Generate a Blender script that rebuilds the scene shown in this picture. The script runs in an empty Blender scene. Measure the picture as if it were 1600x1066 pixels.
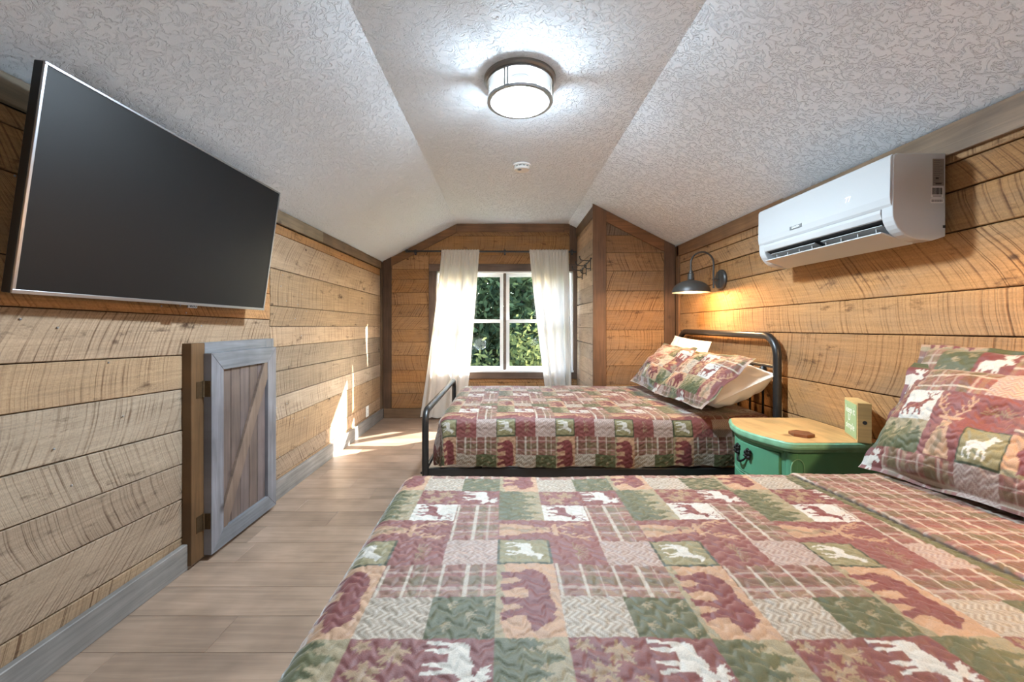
import bpy, math, random
import numpy as np
from mathutils import Vector, Matrix

random.seed(11)
rng = np.random.default_rng(5)
SC = bpy.context.scene
COL = SC.collection
PI = math.pi

# ---------------------------------------------------------------- camera
cam_d = bpy.data.cameras.new('camera')
cam = bpy.data.objects.new('camera', cam_d)
COL.objects.link(cam)
cam.location = (0, 0, 1.2)
cam.rotation_euler = (PI / 2, 0, 0)
cam_d.sensor_width = 36
cam_d.lens = 650 / 1600 * 36
cam_d.shift_x = 10 / 1600
cam_d.shift_y = -27 / 1600
cam_d.clip_start = 0.02
SC.camera = cam

# ---------------------------------------------------------------- world, sun, exposure
world = bpy.data.worlds.new('world')
SC.world = world
world.use_nodes = True
wn = world.node_tree
wn.nodes.clear()
sky = wn.nodes.new('ShaderNodeTexSky')
sky.sky_type = 'NISHITA'
sky.sun_disc = False
SUN_EL = math.radians(28.8)
SUN_DIR = Vector((0.725, 0.545, 0.50)).normalized()      # towards the sun
sky.sun_elevation = SUN_EL
sky.sun_rotation = math.atan2(SUN_DIR.x, SUN_DIR.y)
sky.air_density = 1.0
sky.dust_density = 1.5
bg = wn.nodes.new('ShaderNodeBackground')
bg.inputs['Strength'].default_value = 1.6
wo = wn.nodes.new('ShaderNodeOutputWorld')
wn.links.new(sky.outputs[0], bg.inputs[0])
wn.links.new(bg.outputs[0], wo.inputs[0])

sun_d = bpy.data.lights.new('sun', 'SUN')
sun_d.energy = 17.0
sun_d.angle = math.radians(0.55)
sun_d.color = (1.0, 0.95, 0.87)
sun = bpy.data.objects.new('sun', sun_d)
COL.objects.link(sun)
sun.location = (6, 9, 8)
sun.rotation_euler = SUN_DIR.to_track_quat('Z', 'Y').to_euler()

SC.view_settings.view_transform = 'Standard'
SC.view_settings.look = 'None'
SC.view_settings.gamma = 1.0
SC.view_settings.use_curve_mapping = False
SC.view_settings.exposure = 1.36
SC.cycles.max_bounces = 10
SC.cycles.diffuse_bounces = 6
SC.cycles.transparent_max_bounces = 12
SC.cycles.caustics_reflective = False
SC.cycles.caustics_refractive = False
SC.cycles.sample_clamp_indirect = 6.0

CEIL_W = 17.0          # watts of the ceiling fixtures
CEIL_DOWN_W = 150.0    # the same fixtures, light thrown downwards
FILL_W = 540.0        # watts of the unseen fill globes added behind the camera
LAMP_W = 21.0           # watts of the wall lamps

# ---------------------------------------------------------------- room numbers (metres)
XL, XR = -1.575, 1.745
YF, YC, YB = 5.30, 4.245, -2.4
XC = 0.91
ZW, ZC = 1.985, 2.473
XA, XB = -0.62, 0.79


def ceil_z(x):
    if x < XA:
        return ZW + (x - XL) / (XA - XL) * (ZC - ZW)
    if x > XB:
        return ZW + (XR - x) / (XR - XB) * (ZC - ZW)
    return ZC


# ---------------------------------------------------------------- helpers
def lin(v):
    v = v / 255.0
    return v / 12.92 if v <= 0.04045 else ((v + 0.055) / 1.055) ** 2.4


def C(r, g, b):
    return (lin(r), lin(g), lin(b), 1.0)


def tag(o, label=None, cat=None, group=None, kind=None):
    if label:
        o['label'] = label
    if cat:
        o['category'] = cat
    if group:
        o['group'] = group
    if kind:
        o['kind'] = kind
    return o


def empty(name, loc, label=None, cat=None, group=None, kind=None):
    o = bpy.data.objects.new(name, None)
    o.empty_display_size = 0.05
    o.location = loc
    COL.objects.link(o)
    return tag(o, label, cat, group, kind)


def attach(o, parent):
    if parent is not None:
        o.parent = parent
        if parent.type == 'EMPTY':
            o.matrix_parent_inverse = Matrix.Translation(-Vector(parent.location))


def obj(name, verts, faces, mat=None, parent=None, smooth=False, uvs=None, tint=None):
    me = bpy.data.meshes.new(name)
    me.from_pydata([tuple(v) for v in verts], [], faces)
    if uvs is not None:
        ul = me.uv_layers.new(name='UVMap')
        for p in me.polygons:
            for li in p.loop_indices:
                ul.data[li].uv = uvs[me.loops[li].vertex_index]
    if smooth:
        for p in me.polygons:
            p.use_smooth = True
    if mat:
        me.materials.append(mat)
    o = bpy.data.objects.new(name, me)
    COL.objects.link(o)
    attach(o, parent)
    if tint:
        o.color = tint
    return o


class MB:
    """collects shapes that make up one part"""
    def __init__(self):
        self.v, self.f = [], []

    def add(self, verts, faces):
        n = len(self.v)
        self.v += [tuple(p) for p in verts]
        self.f += [tuple(i + n for i in f) for f in faces]
        return self

    def box(self, x0, x1, y0, y1, z0, z1):
        return self.add([(x, y, z) for x in (x0, x1) for y in (y0, y1) for z in (z0, z1)],
                        [(0, 1, 3, 2), (4, 6, 7, 5), (0, 4, 5, 1), (2, 3, 7, 6), (0, 2, 6, 4), (1, 5, 7, 3)])

    def tube(self, pts, r, segs=12, caps=True):
        v, f = tube_data(pts, r, segs, caps)
        return self.add(v, f)

    def lathe(self, prof, M=None, segs=32):
        v, f = lathe_data(prof, M, segs)
        return self.add(v, f)

    def build(self, name, mat, parent=None, smooth=False, bevel=0, tint=None, auto=None):
        o = obj(name, self.v, self.f, mat, parent, smooth, tint=tint)
        if bevel:
            m = o.modifiers.new('bevel', 'BEVEL')
            m.width = bevel
            m.segments = 2
            m.limit_method = 'ANGLE'
        if auto:
            o.data.set_sharp_from_angle(angle=math.radians(auto))
        return o


def tube_data(pts, r, segs=12, caps=True):
    P = [Vector(p) for p in pts]
    n = len(P)
    rad = r if isinstance(r, (list, tuple)) else [r] * n
    T = []
    for i in range(n):
        a, b = P[max(i - 1, 0)], P[min(i + 1, n - 1)]
        T.append((b - a).normalized())
    up = Vector((0, 0, 1)) if abs(T[0].z) < 0.9 else Vector((1, 0, 0))
    nrm = (up - T[0] * up.dot(T[0])).normalized()
    V, F = [], []
    for i in range(n):
        nrm = (nrm - T[i] * nrm.dot(T[i])).normalized()
        bi = T[i].cross(nrm)
        for k in range(segs):
            a = 2 * PI * k / segs
            V.append(P[i] + (nrm * math.cos(a) + bi * math.sin(a)) * rad[i])
    for i in range(n - 1):
        for k in range(segs):
            a, b = i * segs + k, i * segs + (k + 1) % segs
            F.append((a, b, b + segs, a + segs))
    if caps:
        F.append(tuple(range(segs - 1, -1, -1)))
        F.append(tuple(range((n - 1) * segs, n * segs)))
    return V, F


def lathe_data(prof, M=None, segs=32):
    V, F = [], []
    M = M or Matrix.Identity(4)
    for (r, z) in prof:
        for k in range(segs):
            a = 2 * PI * k / segs
            V.append(M @ Vector((r * math.cos(a), r * math.sin(a), z)))
    for i in range(len(prof) - 1):
        for k in range(segs):
            a, b = i * segs + k, i * segs + (k + 1) % segs
            F.append((a, b, b + segs, a + segs))
    ring = prof[0] == prof[-1]
    if prof[0][0] > 1e-6 and not ring:
        F.append(tuple(range(segs - 1, -1, -1)))
    if prof[-1][0] > 1e-6 and not ring:
        n = len(prof) - 1
        F.append(tuple(range(n * segs, (n + 1) * segs)))
    return V, F


def arc(c, r, a0, a1, n, plane):
    out = []
    for i in range(n + 1):
        a = a0 + (a1 - a0) * i / n
        out.append(plane(c, r * math.cos(a), r * math.sin(a)))
    return out


def bezier(p0, p1, p2, p3, n=10):
    p0, p1, p2, p3 = map(Vector, (p0, p1, p2, p3))
    return [p0 * (1 - t) ** 3 + p1 * 3 * t * (1 - t) ** 2 + p2 * 3 * t * t * (1 - t) + p3 * t ** 3
            for t in [i / n for i in range(n + 1)]]


def clip_poly(poly, a, b, c):
    """keep the side a*x+b*y+c >= 0"""
    out = []
    n = len(poly)
    for i in range(n):
        p, q = poly[i], poly[(i + 1) % n]
        dp, dq = a * p[0] + b * p[1] + c, a * q[0] + b * q[1] + c
        if dp >= 0:
            out.append(p)
        if (dp >= 0) != (dq >= 0):
            t = dp / (dp - dq)
            out.append((p[0] + (q[0] - p[0]) * t, p[1] + (q[1] - p[1]) * t))
    return out


def poly_area(p):
    return 0.5 * sum(p[i][0] * p[(i + 1) % len(p)][1] - p[(i + 1) % len(p)][0] * p[i][1] for i in range(len(p)))


def inset_poly(poly, d):
    n = len(poly)
    if poly_area(poly) < 0:
        poly = poly[::-1]
    out = []
    for i in range(n):
        p0, p1, p2 = Vector(poly[i - 1]), Vector(poly[i]), Vector(poly[(i + 1) % n])
        e1, e2 = (p1 - p0), (p2 - p1)
        if e1.length < 1e-6 or e2.length < 1e-6:
            out.append((p1.x, p1.y))
            continue
        e1.normalize()
        e2.normalize()
        n1, n2 = Vector((-e1.y, e1.x)), Vector((-e2.y, e2.x))
        m = n1 + n2
        k = max(m.length_squared, 0.25)
        p = p1 + m * (2 * d / k)
        out.append((p.x, p.y))
    return out


def board(name, poly, mapf, thick, mat, parent=None, gap=0.0015, chamfer=0.002, tint=None, vert=False, front=0.0):
    """a flat board from a 2-D outline (along, across); mapf(a, c, depth) -> world; depth 0 is the wall plane, + into the room"""
    if poly_area(poly) < 0:
        poly = poly[::-1]
    outer = inset_poly(poly, gap) if gap else list(poly)
    inner = inset_poly(outer, chamfer)
    n = len(outer)
    V = [mapf(a, c, front - thick) for a, c in outer] + [mapf(a, c, front - chamfer) for a, c in outer] + [mapf(a, c, front) for a, c in inner]
    F = [tuple(range(n - 1, -1, -1)), tuple(range(2 * n, 3 * n))]
    for i in range(n):
        j = (i + 1) % n
        F.append((i, j, n + j, n + i))
        F.append((n + i, n + j, 2 * n + j, 2 * n + i))
    # face orientation: make the front face point into the room
    p0 = Vector(mapf(0, 0, 0))
    nrm = Vector(mapf(0, 0, 1)) - p0
    crs = (Vector(mapf(1, 0, 0)) - p0).cross(Vector(mapf(0, 1, 0)) - p0)
    if crs.dot(nrm) < 0:
        F = [f[::-1] for f in F]
    ou, ov = random.uniform(0, 50), random.uniform(0, 50)
    c0 = sum(p[1] for p in outer) / n
    a0 = sum(p[0] for p in outer) / n
    one = [((a + ou, c - c0 + ov) if not vert else (c + ou, a - a0 + ov)) for a, c in outer]
    return obj(name, V, F, mat, parent, False, one * 3, tint)


def rect(a0, a1, c0, c1):
    return [(a0, c0), (a1, c0), (a1, c1), (a0, c1)]


def loft(name, outline, levels, mat, parent=None, smooth=False, auto=None, tint=None):
    """stack an outline (x, y) at heights; levels = [(offset outward, z)]"""
    if poly_area(outline) < 0:
        outline = outline[::-1]
    n = len(outline)
    V, F = [], []
    for off, z in levels:
        for x, y in inset_poly(outline, -off):
            V.append((x, y, z))
    for i in range(len(levels) - 1):
        for k in range(n):
            j = (k + 1) % n
            F.append((i * n + k, i * n + j, (i + 1) * n + j, (i + 1) * n + k))
    F.append(tuple(range(n - 1, -1, -1)))
    F.append(tuple(range((len(levels) - 1) * n, len(levels) * n)))
    o = obj(name, V, F, mat, parent, smooth, tint=tint)
    if auto:
        o.data.set_sharp_from_angle(angle=math.radians(auto))
    return o


def grid_obj(name, P, mat, parent=None, rgb=None, keep=None, uv=None, flip=False, wrap=False):
    """P: (m, n, 3) array of points -> smooth grid mesh, with an optional per-point dye colour"""
    m, n = P.shape[:2]
    idx = np.arange(m * n).reshape(m, n)
    q = np.stack([idx[:-1, :-1], idx[1:, :-1], idx[1:, 1:], idx[:-1, 1:]], -1).reshape(-1, 4)
    if flip:
        q = q[:, ::-1]
    if keep is not None:
        kf = keep.reshape(-1)
        q = q[kf[q].all(1)]
    used = np.zeros(m * n, bool)
    used[q.reshape(-1)] = True
    remap = np.cumsum(used) - 1
    q = remap[q]
    co = P.reshape(-1, 3)[used]
    me = bpy.data.meshes.new(name)
    me.vertices.add(len(co))
    me.vertices.foreach_set('co', co.astype(np.float32).ravel())
    me.loops.add(q.size)
    me.loops.foreach_set('vertex_index', q.astype(np.int32).ravel())
    me.polygons.add(len(q))
    me.polygons.foreach_set('loop_start', np.arange(0, q.size, 4, dtype=np.int32))
    me.polygons.foreach_set('loop_total', np.full(len(q), 4, dtype=np.int32))
    me.polygons.foreach_set('use_smooth', np.ones(len(q), bool))
    if rgb is not None:
        at = me.color_attributes.new('dye', 'FLOAT_COLOR', 'POINT')
        c4 = np.ones((len(co), 4), np.float32)
        c4[:, :3] = rgb.reshape(-1, 3)[used]
        at.data.foreach_set('color', c4.ravel())
    me.update(calc_edges=True)
    me.validate()
    if mat:
        me.materials.append(mat)
    o = bpy.data.objects.new(name, me)
    COL.objects.link(o)
    attach(o, parent)
    return o


def text_obj(name, body, size, M, mat, parent, depth=0.0004, align='CENTER'):
    cu = bpy.data.curves.new(name, 'FONT')
    cu.body = body
    cu.size = size
    cu.align_x = align
    cu.align_y = 'CENTER'
    cu.extrude = depth
    t = bpy.data.objects.new(name + '_tmp', cu)
    COL.objects.link(t)
    bpy.context.view_layer.update()
    me = bpy.data.meshes.new_from_object(t.evaluated_get(bpy.context.evaluated_depsgraph_get()))
    bpy.data.objects.remove(t)
    me.transform(M)
    me.materials.clear()
    me.materials.append(mat)
    o = bpy.data.objects.new(name, me)
    COL.objects.link(o)
    attach(o, parent)
    return o


def frame_matrix(o, x, y):
    x, y = Vector(x).normalized(), Vector(y)
    y = (y - x * x.dot(y)).normalized()
    z = x.cross(y)
    M = Matrix((x, y, z)).transposed().to_4x4()
    M.translation = Vector(o)
    return M


# ---------------------------------------------------------------- materials
def new_mat(name):
    m = bpy.data.materials.new(name)
    m.use_nodes = True
    nt = m.node_tree
    b = nt.nodes['Principled BSDF']
    return m, nt, b


class NT:
    def __init__(self, nt):
        self.nt = nt

    def n(self, t, **kw):
        nd = self.nt.nodes.new('ShaderNode' + t)
        for k, v in kw.items():
            if k.startswith('i_'):
                nd.inputs[k[2:].replace('_', ' ')].default_value = v
            else:
                setattr(nd, k, v)
        return nd

    def l(self, a, b):
        self.nt.links.new(a, b)

    def math(self, op, a, b=None, clamp=False):
        nd = self.nt.nodes.new('ShaderNodeMath')
        nd.operation = op
        nd.use_clamp = clamp
        for i, x in enumerate((a, b)):
            if x is None:
                continue
            if isinstance(x, (int, float)):
                nd.inputs[i].default_value = x
            else:
                self.l(x, nd.inputs[i])
        return nd.outputs[0]

    def ramp(self, fac, stops):
        nd = self.nt.nodes.new('ShaderNodeValToRGB')
        e = nd.color_ramp.elements
        while len(e) > 1:
            e.remove(e[-1])
        e[0].position, e[0].color = stops[0][0], stops[0][1]
        for p, c in stops[1:]:
            x = e.new(p)
            x.color = c
        self.l(fac, nd.inputs[0])
        return nd.outputs[0]

    def mix(self, fac, a, b, blend='MIX'):
        nd = self.nt.nodes.new('ShaderNodeMix')
        nd.data_type = 'RGBA'
        nd.blend_type = blend
        for i, x in ((0, fac), (6, a), (7, b)):
            if isinstance(x, (int, float)):
                nd.inputs[i].default_value = x
            elif isinstance(x, tuple):
                nd.inputs[i].default_value = x
            else:
                self.l(x, nd.inputs[i])
        return nd.outputs[2]


def g(v):
    return (v, v, v, 1)


def simple(name, col, rough=0.5, metal=0.0, spec=0.5, coat=0.0, noise=0.0, nscale=30.0, bump=0.0):
    m, nt, b = new_mat(name)
    b.inputs['Base Color'].default_value = col
    b.inputs['Roughness'].default_value = rough
    b.inputs['Metallic'].default_value = metal
    b.inputs['Specular IOR Level'].default_value = spec
    b.inputs['Coat Weight'].default_value = coat
    if noise or bump:
        N = NT(nt)
        geo = N.n('NewGeometry')
        nz = N.n('TexNoise', i_Scale=nscale, i_Detail=4.0)
        N.l(geo.outputs['Position'], nz.inputs['Vector'])
        if noise:
            c = N.mix(1.0, col, N.ramp(nz.outputs[0], [(0.3, g(1 - noise)), (0.7, g(1.0))]), 'MULTIPLY')
            N.l(c, b.inputs['Base Color'])
        if bump:
            bp = N.n('Bump', i_Strength=bump, i_Distance=0.002)
            N.l(nz.outputs[0], bp.inputs['Height'])
            N.l(bp.outputs[0], b.inputs['Normal'])
    return m


def emission(name, col, strength):
    m, nt, b = new_mat(name)
    b.inputs['Base Color'].default_value = col
    b.inputs['Emission Color'].default_value = col
    b.inputs['Emission Strength'].default_value = strength
    return m


def sawn_wood():
    """rough sawn boards: grain, curved saw-blade marks, stains, knots; each board's own stain comes from its object colour"""
    m, nt, b = new_mat('rough_sawn_wood')
    N = NT(nt)
    uv = N.n('UVMap')
    oi = N.n('ObjectInfo')
    sep = N.n('SeparateXYZ')
    N.l(uv.outputs[0], sep.inputs[0])
    u, v0 = sep.outputs[0], sep.outputs[1]
    rnd = oi.outputs['Random']
    vv = N.math('FRACT', v0)
    # tilt and bow of the saw lines differ from board to board
    tilt = N.math('MULTIPLY', N.math('SUBTRACT', rnd, 0.5), 1.3)
    s = N.math('ADD', u, N.math('MULTIPLY', v0, tilt))
    bow = N.math('MULTIPLY', N.math('SINE', N.math('MULTIPLY', v0, 7.0)), 0.05)
    s = N.math('ADD', s, bow)
    wig = N.n('TexNoise', i_Scale=6.0, i_Detail=2.0)
    N.l(uv.outputs[0], wig.inputs['Vector'])
    s = N.math('ADD', s, N.math('MULTIPLY', wig.outputs[0], 0.02))
    marks = N.n('TexNoise', noise_dimensions='1D', i_Scale=1.0, i_Detail=2.5, i_Roughness=0.75)
    N.l(N.math('MULTIPLY', s, 62.0), marks.inputs['W'])
    mk = N.ramp(marks.outputs[0], [(0.34, g(1)), (0.44, g(0.3)), (0.56, g(0.0))])
    patch = N.n('TexNoise', i_Scale=3.2, i_Detail=4.0)
    mp = N.n('Mapping')
    mp.inputs['Scale'].default_value = (1.0, 2.2, 1)
    N.l(uv.outputs[0], mp.inputs['Vector'])
    N.l(mp.outputs[0], patch.inputs['Vector'])
    pm = N.ramp(patch.outputs[0], [(0.35, g(0.12)), (0.62, g(1))])
    mkp = N.math('MULTIPLY', mk, pm)
    # fibre grain along the board
    gm = N.n('Mapping')
    gm.inputs['Scale'].default_value = (3.0, 70.0, 1)
    N.l(uv.outputs[0], gm.inputs['Vector'])
    gr = N.n('TexNoise', i_Scale=1.0, i_Detail=5.0, i_Roughness=0.65, i_Distortion=0.4)
    N.l(gm.outputs[0], gr.inputs['Vector'])
    grain = N.ramp(gr.outputs[0], [(0.3, g(0.74)), (0.65, g(1.06))])
    # fuzz across
    fz = N.n('TexNoise', i_Scale=140.0, i_Detail=3.0)
    N.l(uv.outputs[0], fz.inputs['Vector'])
    fuzz = N.ramp(fz.outputs[0], [(0.3, g(0.86)), (0.7, g(1.08))])
    # grey weathering patches
    we = N.n('TexNoise', i_Scale=2.2, i_Detail=6.0, i_Roughness=0.6)
    N.l(mp.outputs[0], we.inputs['Vector'])
    wf = N.ramp(we.outputs[0], [(0.45, g(0)), (0.75, g(0.5))])
    col = N.mix(1.0, oi.outputs['Color'], grain, 'MULTIPLY')
    col = N.mix(1.0, col, fuzz, 'MULTIPLY')
    col = N.mix(wf, col, C(126, 108, 90))
    dark = N.mix(1.0, col, C(128, 100, 78), 'MULTIPLY')
    col = N.mix(N.math('MULTIPLY', mkp, 0.8), col, dark)
    so = N.n('TexNoise', i_Scale=5.0, i_Detail=5.0, i_Roughness=0.7)
    N.l(mp.outputs[0], so.inputs['Vector'])
    col = N.mix(1.0, col, N.ramp(so.outputs[0], [(0.28, C(120, 104, 92)), (0.42, g(1)), (1.0, g(1))]), 'MULTIPLY')
    # knots and old nail stains
    vo = N.n('TexVoronoi', feature='F1', i_Scale=4.3, i_Randomness=1.0)
    km = N.n('Mapping')
    km.inputs['Scale'].default_value = (0.8, 1.3, 1)
    N.l(uv.outputs[0], km.inputs['Vector'])
    N.l(km.outputs[0], vo.inputs['Vector'])
    kn = N.ramp(vo.outputs['Distance'], [(0.0, g(0.9)), (0.035, g(0.75)), (0.075, g(0.0))])
    col = N.mix(kn, col, C(58, 38, 24))
    N.l(col, b.inputs['Base Color'])
    b.inputs['Roughness'].default_value = 0.78
    b.inputs['Specular IOR Level'].default_value = 0.25
    h = N.math('ADD', N.math('MULTIPLY', mk, -0.8), N.math('MULTIPLY', gr.outputs[0], 0.5))
    h = N.math('ADD', h, N.math('MULTIPLY', fz.outputs[0], 0.35))
    bp = N.n('Bump', i_Strength=0.55, i_Distance=0.003)
    N.l(h, bp.inputs['Height'])
    N.l(bp.outputs[0], b.inputs['Normal'])
    return m


def stained_wood(name, rough=0.55, grain_scale=(2.2, 38.0), contrast=0.35, knots=True):
    m, nt, b = new_mat(name)
    N = NT(nt)
    uv = N.n('UVMap')
    oi = N.n('ObjectInfo')
    gm = N.n('Mapping')
    gm.inputs['Scale'].default_value = (*grain_scale, 1)
    N.l(uv.outputs[0], gm.inputs['Vector'])
    gr = N.n('TexNoise', i_Scale=1.0, i_Detail=5.0, i_Roughness=0.6, i_Distortion=0.8)
    N.l(gm.outputs[0], gr.inputs['Vector'])
    grain = N.ramp(gr.outputs[0], [(0.3, g(1 - contrast)), (0.68, g(1.1))])
    lo = N.n('TexNoise', i_Scale=4.0, i_Detail=3.0)
    N.l(uv.outputs[0], lo.inputs['Vector'])
    blot = N.ramp(lo.outputs[0], [(0.3, g(0.72)), (0.7, g(1.15))])
    col = N.mix(1.0, oi.outputs['Color'], grain, 'MULTIPLY')
    col = N.mix(1.0, col, blot, 'MULTIPLY')
    if knots:
        vo = N.n('TexVoronoi', feature='F1', i_Scale=3.0)
        N.l(uv.outputs[0], vo.inputs['Vector'])
        kn = N.ramp(vo.outputs['Distance'], [(0.0, g(0.85)), (0.05, g(0.6)), (0.1, g(0.0))])
        dk = N.mix(1.0, col, C(110, 90, 80), 'MULTIPLY')
        col = N.mix(kn, col, dk)
    N.l(col, b.inputs['Base Color'])
    b.inputs['Roughness'].default_value = rough
    b.inputs['Specular IOR Level'].default_value = 0.35
    bp = N.n('Bump', i_Strength=0.25, i_Distance=0.002)
    N.l(gr.outputs[0], bp.inputs['Height'])
    N.l(bp.outputs[0], b.inputs['Normal'])
    return m


def ceiling_mat():
    m, nt, b = new_mat('knockdown_plaster')
    N = NT(nt)
    geo = N.n('NewGeometry')
    n1 = N.n('TexNoise', i_Scale=27.0, i_Detail=4.0, i_Roughness=0.62, i_Distortion=1.2)
    N.l(geo.outputs['Position'], n1.inputs['Vector'])
    flat = N.ramp(n1.outputs[0], [(0.44, g(0)), (0.52, g(1)), (1.0, g(1))])
    n2 = N.n('TexNoise', i_Scale=150.0, i_Detail=2.0)
    N.l(geo.outputs['Position'], n2.inputs['Vector'])
    h = N.math('ADD', flat, N.math('MULTIPLY', n2.outputs[0], 0.18))
    bp = N.n('Bump', i_Strength=0.8, i_Distance=0.007)
    N.l(h, bp.inputs['Height'])
    N.l(bp.outputs[0], b.inputs['Normal'])
    b.inputs['Base Color'].default_value = C(238, 245, 252)
    b.inputs['Roughness'].default_value = 0.75
    b.inputs['Specular IOR Level'].default_value = 0.25
    return m


def cloth_mat():
    m, nt, b = new_mat('quilted_print_cotton')
    N = NT(nt)
    at = N.n('Attribute', attribute_name='dye')
    geo = N.n('NewGeometry')
    nz = N.n('TexNoise', i_Scale=420.0, i_Detail=2.0)
    N.l(geo.outputs['Position'], nz.inputs['Vector'])
    n2 = N.n('TexNoise', i_Scale=14.0, i_Detail=3.0)
    N.l(geo.outputs['Position'], n2.inputs['Vector'])
    c = N.mix(1.0, at.outputs['Color'], N.ramp(nz.outputs[0], [(0.3, g(0.82)), (0.7, g(1.12))]), 'MULTIPLY')
    c = N.mix(1.0, c, N.ramp(n2.outputs[0], [(0.3, g(0.92)), (0.7, g(1.06))]), 'MULTIPLY')
    N.l(c, b.inputs['Base Color'])
    b.inputs['Roughness'].default_value = 0.6
    b.inputs['Specular IOR Level'].default_value = 0.45
    b.inputs['Sheen Weight'].default_value = 0.45
    b.inputs['Sheen Roughness'].default_value = 0.4
    bp = N.n('Bump', i_Strength=0.3, i_Distance=0.0012)
    N.l(nz.outputs[0], bp.inputs['Height'])
    N.l(bp.outputs[0], b.inputs['Normal'])
    return m


def thin_cloth(name, col, trans=0.5):
    m, nt, b = new_mat(name)
    N = NT(nt)
    nt.nodes.remove(b)
    out = nt.nodes['Material Output']
    geo = N.n('NewGeometry')
    nz = N.n('TexNoise', i_Scale=300.0, i_Detail=2.0)
    N.l(geo.outputs['Position'], nz.inputs['Vector'])
    c = N.mix(1.0, col, N.ramp(nz.outputs[0], [(0.3, g(0.92)), (0.7, g(1.0))]), 'MULTIPLY')
    d = N.n('BsdfDiffuse')
    t = N.n('BsdfTranslucent')
    N.l(c, d.inputs[0])
    N.l(c, t.inputs[0])
    mx = N.n('MixShader')
    mx.inputs[0].default_value = trans
    N.l(d.outputs[0], mx.inputs[1])
    N.l(t.outputs[0], mx.inputs[2])
    N.l(mx.outputs[0], out.inputs[0])
    return m


def pane_glass(name, tint=(0.97, 0.985, 0.98, 1), gloss=0.06, refl=0.16, dust=0.0):
    m, nt, b = new_mat(name)
    N = NT(nt)
    nt.nodes.remove(b)
    out = nt.nodes['Material Output']
    t = N.n('BsdfTransparent')
    t.inputs[0].default_value = tint
    gl = N.n('BsdfGlossy')
    gl.inputs['Roughness'].default_value = 0.03
    lw = N.n('LayerWeight', i_Blend=0.25)
    f = N.math('ADD', N.math('MULTIPLY', lw.outputs['Fresnel'], refl), gloss * 0.3, clamp=True)
    mx = N.n('MixShader')
    N.l(f, mx.inputs[0])
    N.l(t.outputs[0], mx.inputs[1])
    N.l(gl.outputs[0], mx.inputs[2])
    last = mx
    if dust:
        tl = N.n('BsdfTranslucent')
        last = N.n('MixShader')
        last.inputs[0].default_value = dust
        N.l(mx.outputs[0], last.inputs[1])
        N.l(tl.outputs[0], last.inputs[2])
    N.l(last.outputs[0], out.inputs[0])
    return m


def leaf_mat(name, c1, c2):
    m, nt, b = new_mat(name)
    N = NT(nt)
    nt.nodes.remove(b)
    out = nt.nodes['Material Output']
    geo = N.n('NewGeometry')
    col = N.ramp(geo.outputs['Random Per Island'], [(0.0, c1), (1.0, c2)])
    d = N.n('BsdfDiffuse')
    t = N.n('BsdfTranslucent')
    N.l(col, d.inputs[0])
    N.l(col, t.inputs[0])
    mx = N.n('MixShader')
    mx.inputs[0].default_value = 0.4
    N.l(d.outputs[0], mx.inputs[1])
    N.l(t.outputs[0], mx.inputs[2])
    N.l(mx.outputs[0], out.inputs[0])
    return m


SAWN = sawn_wood()
STAIN = stained_wood('stained_trim_wood')
FLOORM = stained_wood('laminate_floor', rough=0.36, grain_scale=(1.6, 30.0), contrast=0.24, knots=False)
PLASTER = ceiling_mat()
QUILT = cloth_mat()
DARKGAP = simple('dark_board_gap', C(38, 26, 18), 0.9, noise=0.3)
REARM = simple('plain_rear_wall', C(196, 160, 120), 0.8, noise=0.15, nscale=6)
BLACK = simple('black_painted_metal', C(30, 29, 29), 0.36, spec=0.6)
DBLACK = simple('matte_black_plastic', C(16, 16, 17), 0.5)
LAMPB = simple('dark_pewter_enamel', C(56, 53, 50), 0.42, spec=0.5)
SILVER = simple('brushed_silver', C(168, 170, 174), 0.3, metal=0.9)
NICKEL = simple('brushed_nickel', C(150, 148, 145), 0.32, metal=0.9)
WHITEP = simple('white_gloss_plastic', C(178, 179, 179), 0.22, spec=0.5)
WHITEM = simple('white_matte_plastic', C(236, 236, 232), 0.5)
VINYL = simple('white_window_vinyl', C(238, 240, 241), 0.4)
GREYP = simple('grey_plastic_badge', C(120, 124, 124), 0.4, metal=0.2)
LABELM = simple('grey_foil_label', C(118, 108, 100), 0.45)
INK = simple('dark_print', C(52, 48, 46), 0.7)
PAPER = simple('white_sticker', C(205, 203, 198), 0.6)
SCREEN = simple('tv_screen', C(20, 20, 21), 0.4, spec=0.25)
GLASS = pane_glass('window_glass', refl=0.05, gloss=0.03)
FIXGLASS = pane_glass('fixture_glass', (0.98, 0.98, 0.98, 1), 0.05, 0.2, 0.015)
FIXGLASSB = pane_glass('fixture_glass_bottom', (0.98, 0.98, 0.98, 1), 0.05, 0.12, 0.03)
GREEN = simple('green_chalk_paint', C(84, 146, 112), 0.5, noise=0.12, nscale=9)
GREENW = simple('worn_green_edge', C(122, 172, 136), 0.5, noise=0.3, nscale=26)
BRASSK = simple('blackened_bronze', C(28, 26, 24), 0.42, metal=0.6, noise=0.4, nscale=160)
HINGEM = simple('aged_steel_hinge', C(92, 74, 52), 0.5, metal=0.6, noise=0.3, nscale=90)
PILLOWM = simple('white_pillowcase', C(228, 220, 210), 0.85, bump=0.25, nscale=40)
CURTAIN = thin_cloth('cream_curtain_cloth', C(232, 226, 216), 0.26)
MATTM = simple('mattress_ticking', C(190, 186, 178), 0.9)
BULB = emission('white_lamp_bulb', (1.0, 0.985, 0.95, 1), 6.0)
GLOBE = emission('fill_light_globe', (1.0, 0.985, 0.95, 1), 4.0)  # glow of the added fill globes
WARMB = emission('warm_lamp_bulb', (1.0, 0.62, 0.28, 1), 18.0)
DIGIT = emission('lit_display_digit', (0.9, 0.95, 1.0, 1), 0.3)
SIGNG = simple('sage_painted_panel', C(150, 172, 126), 0.7)
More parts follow.
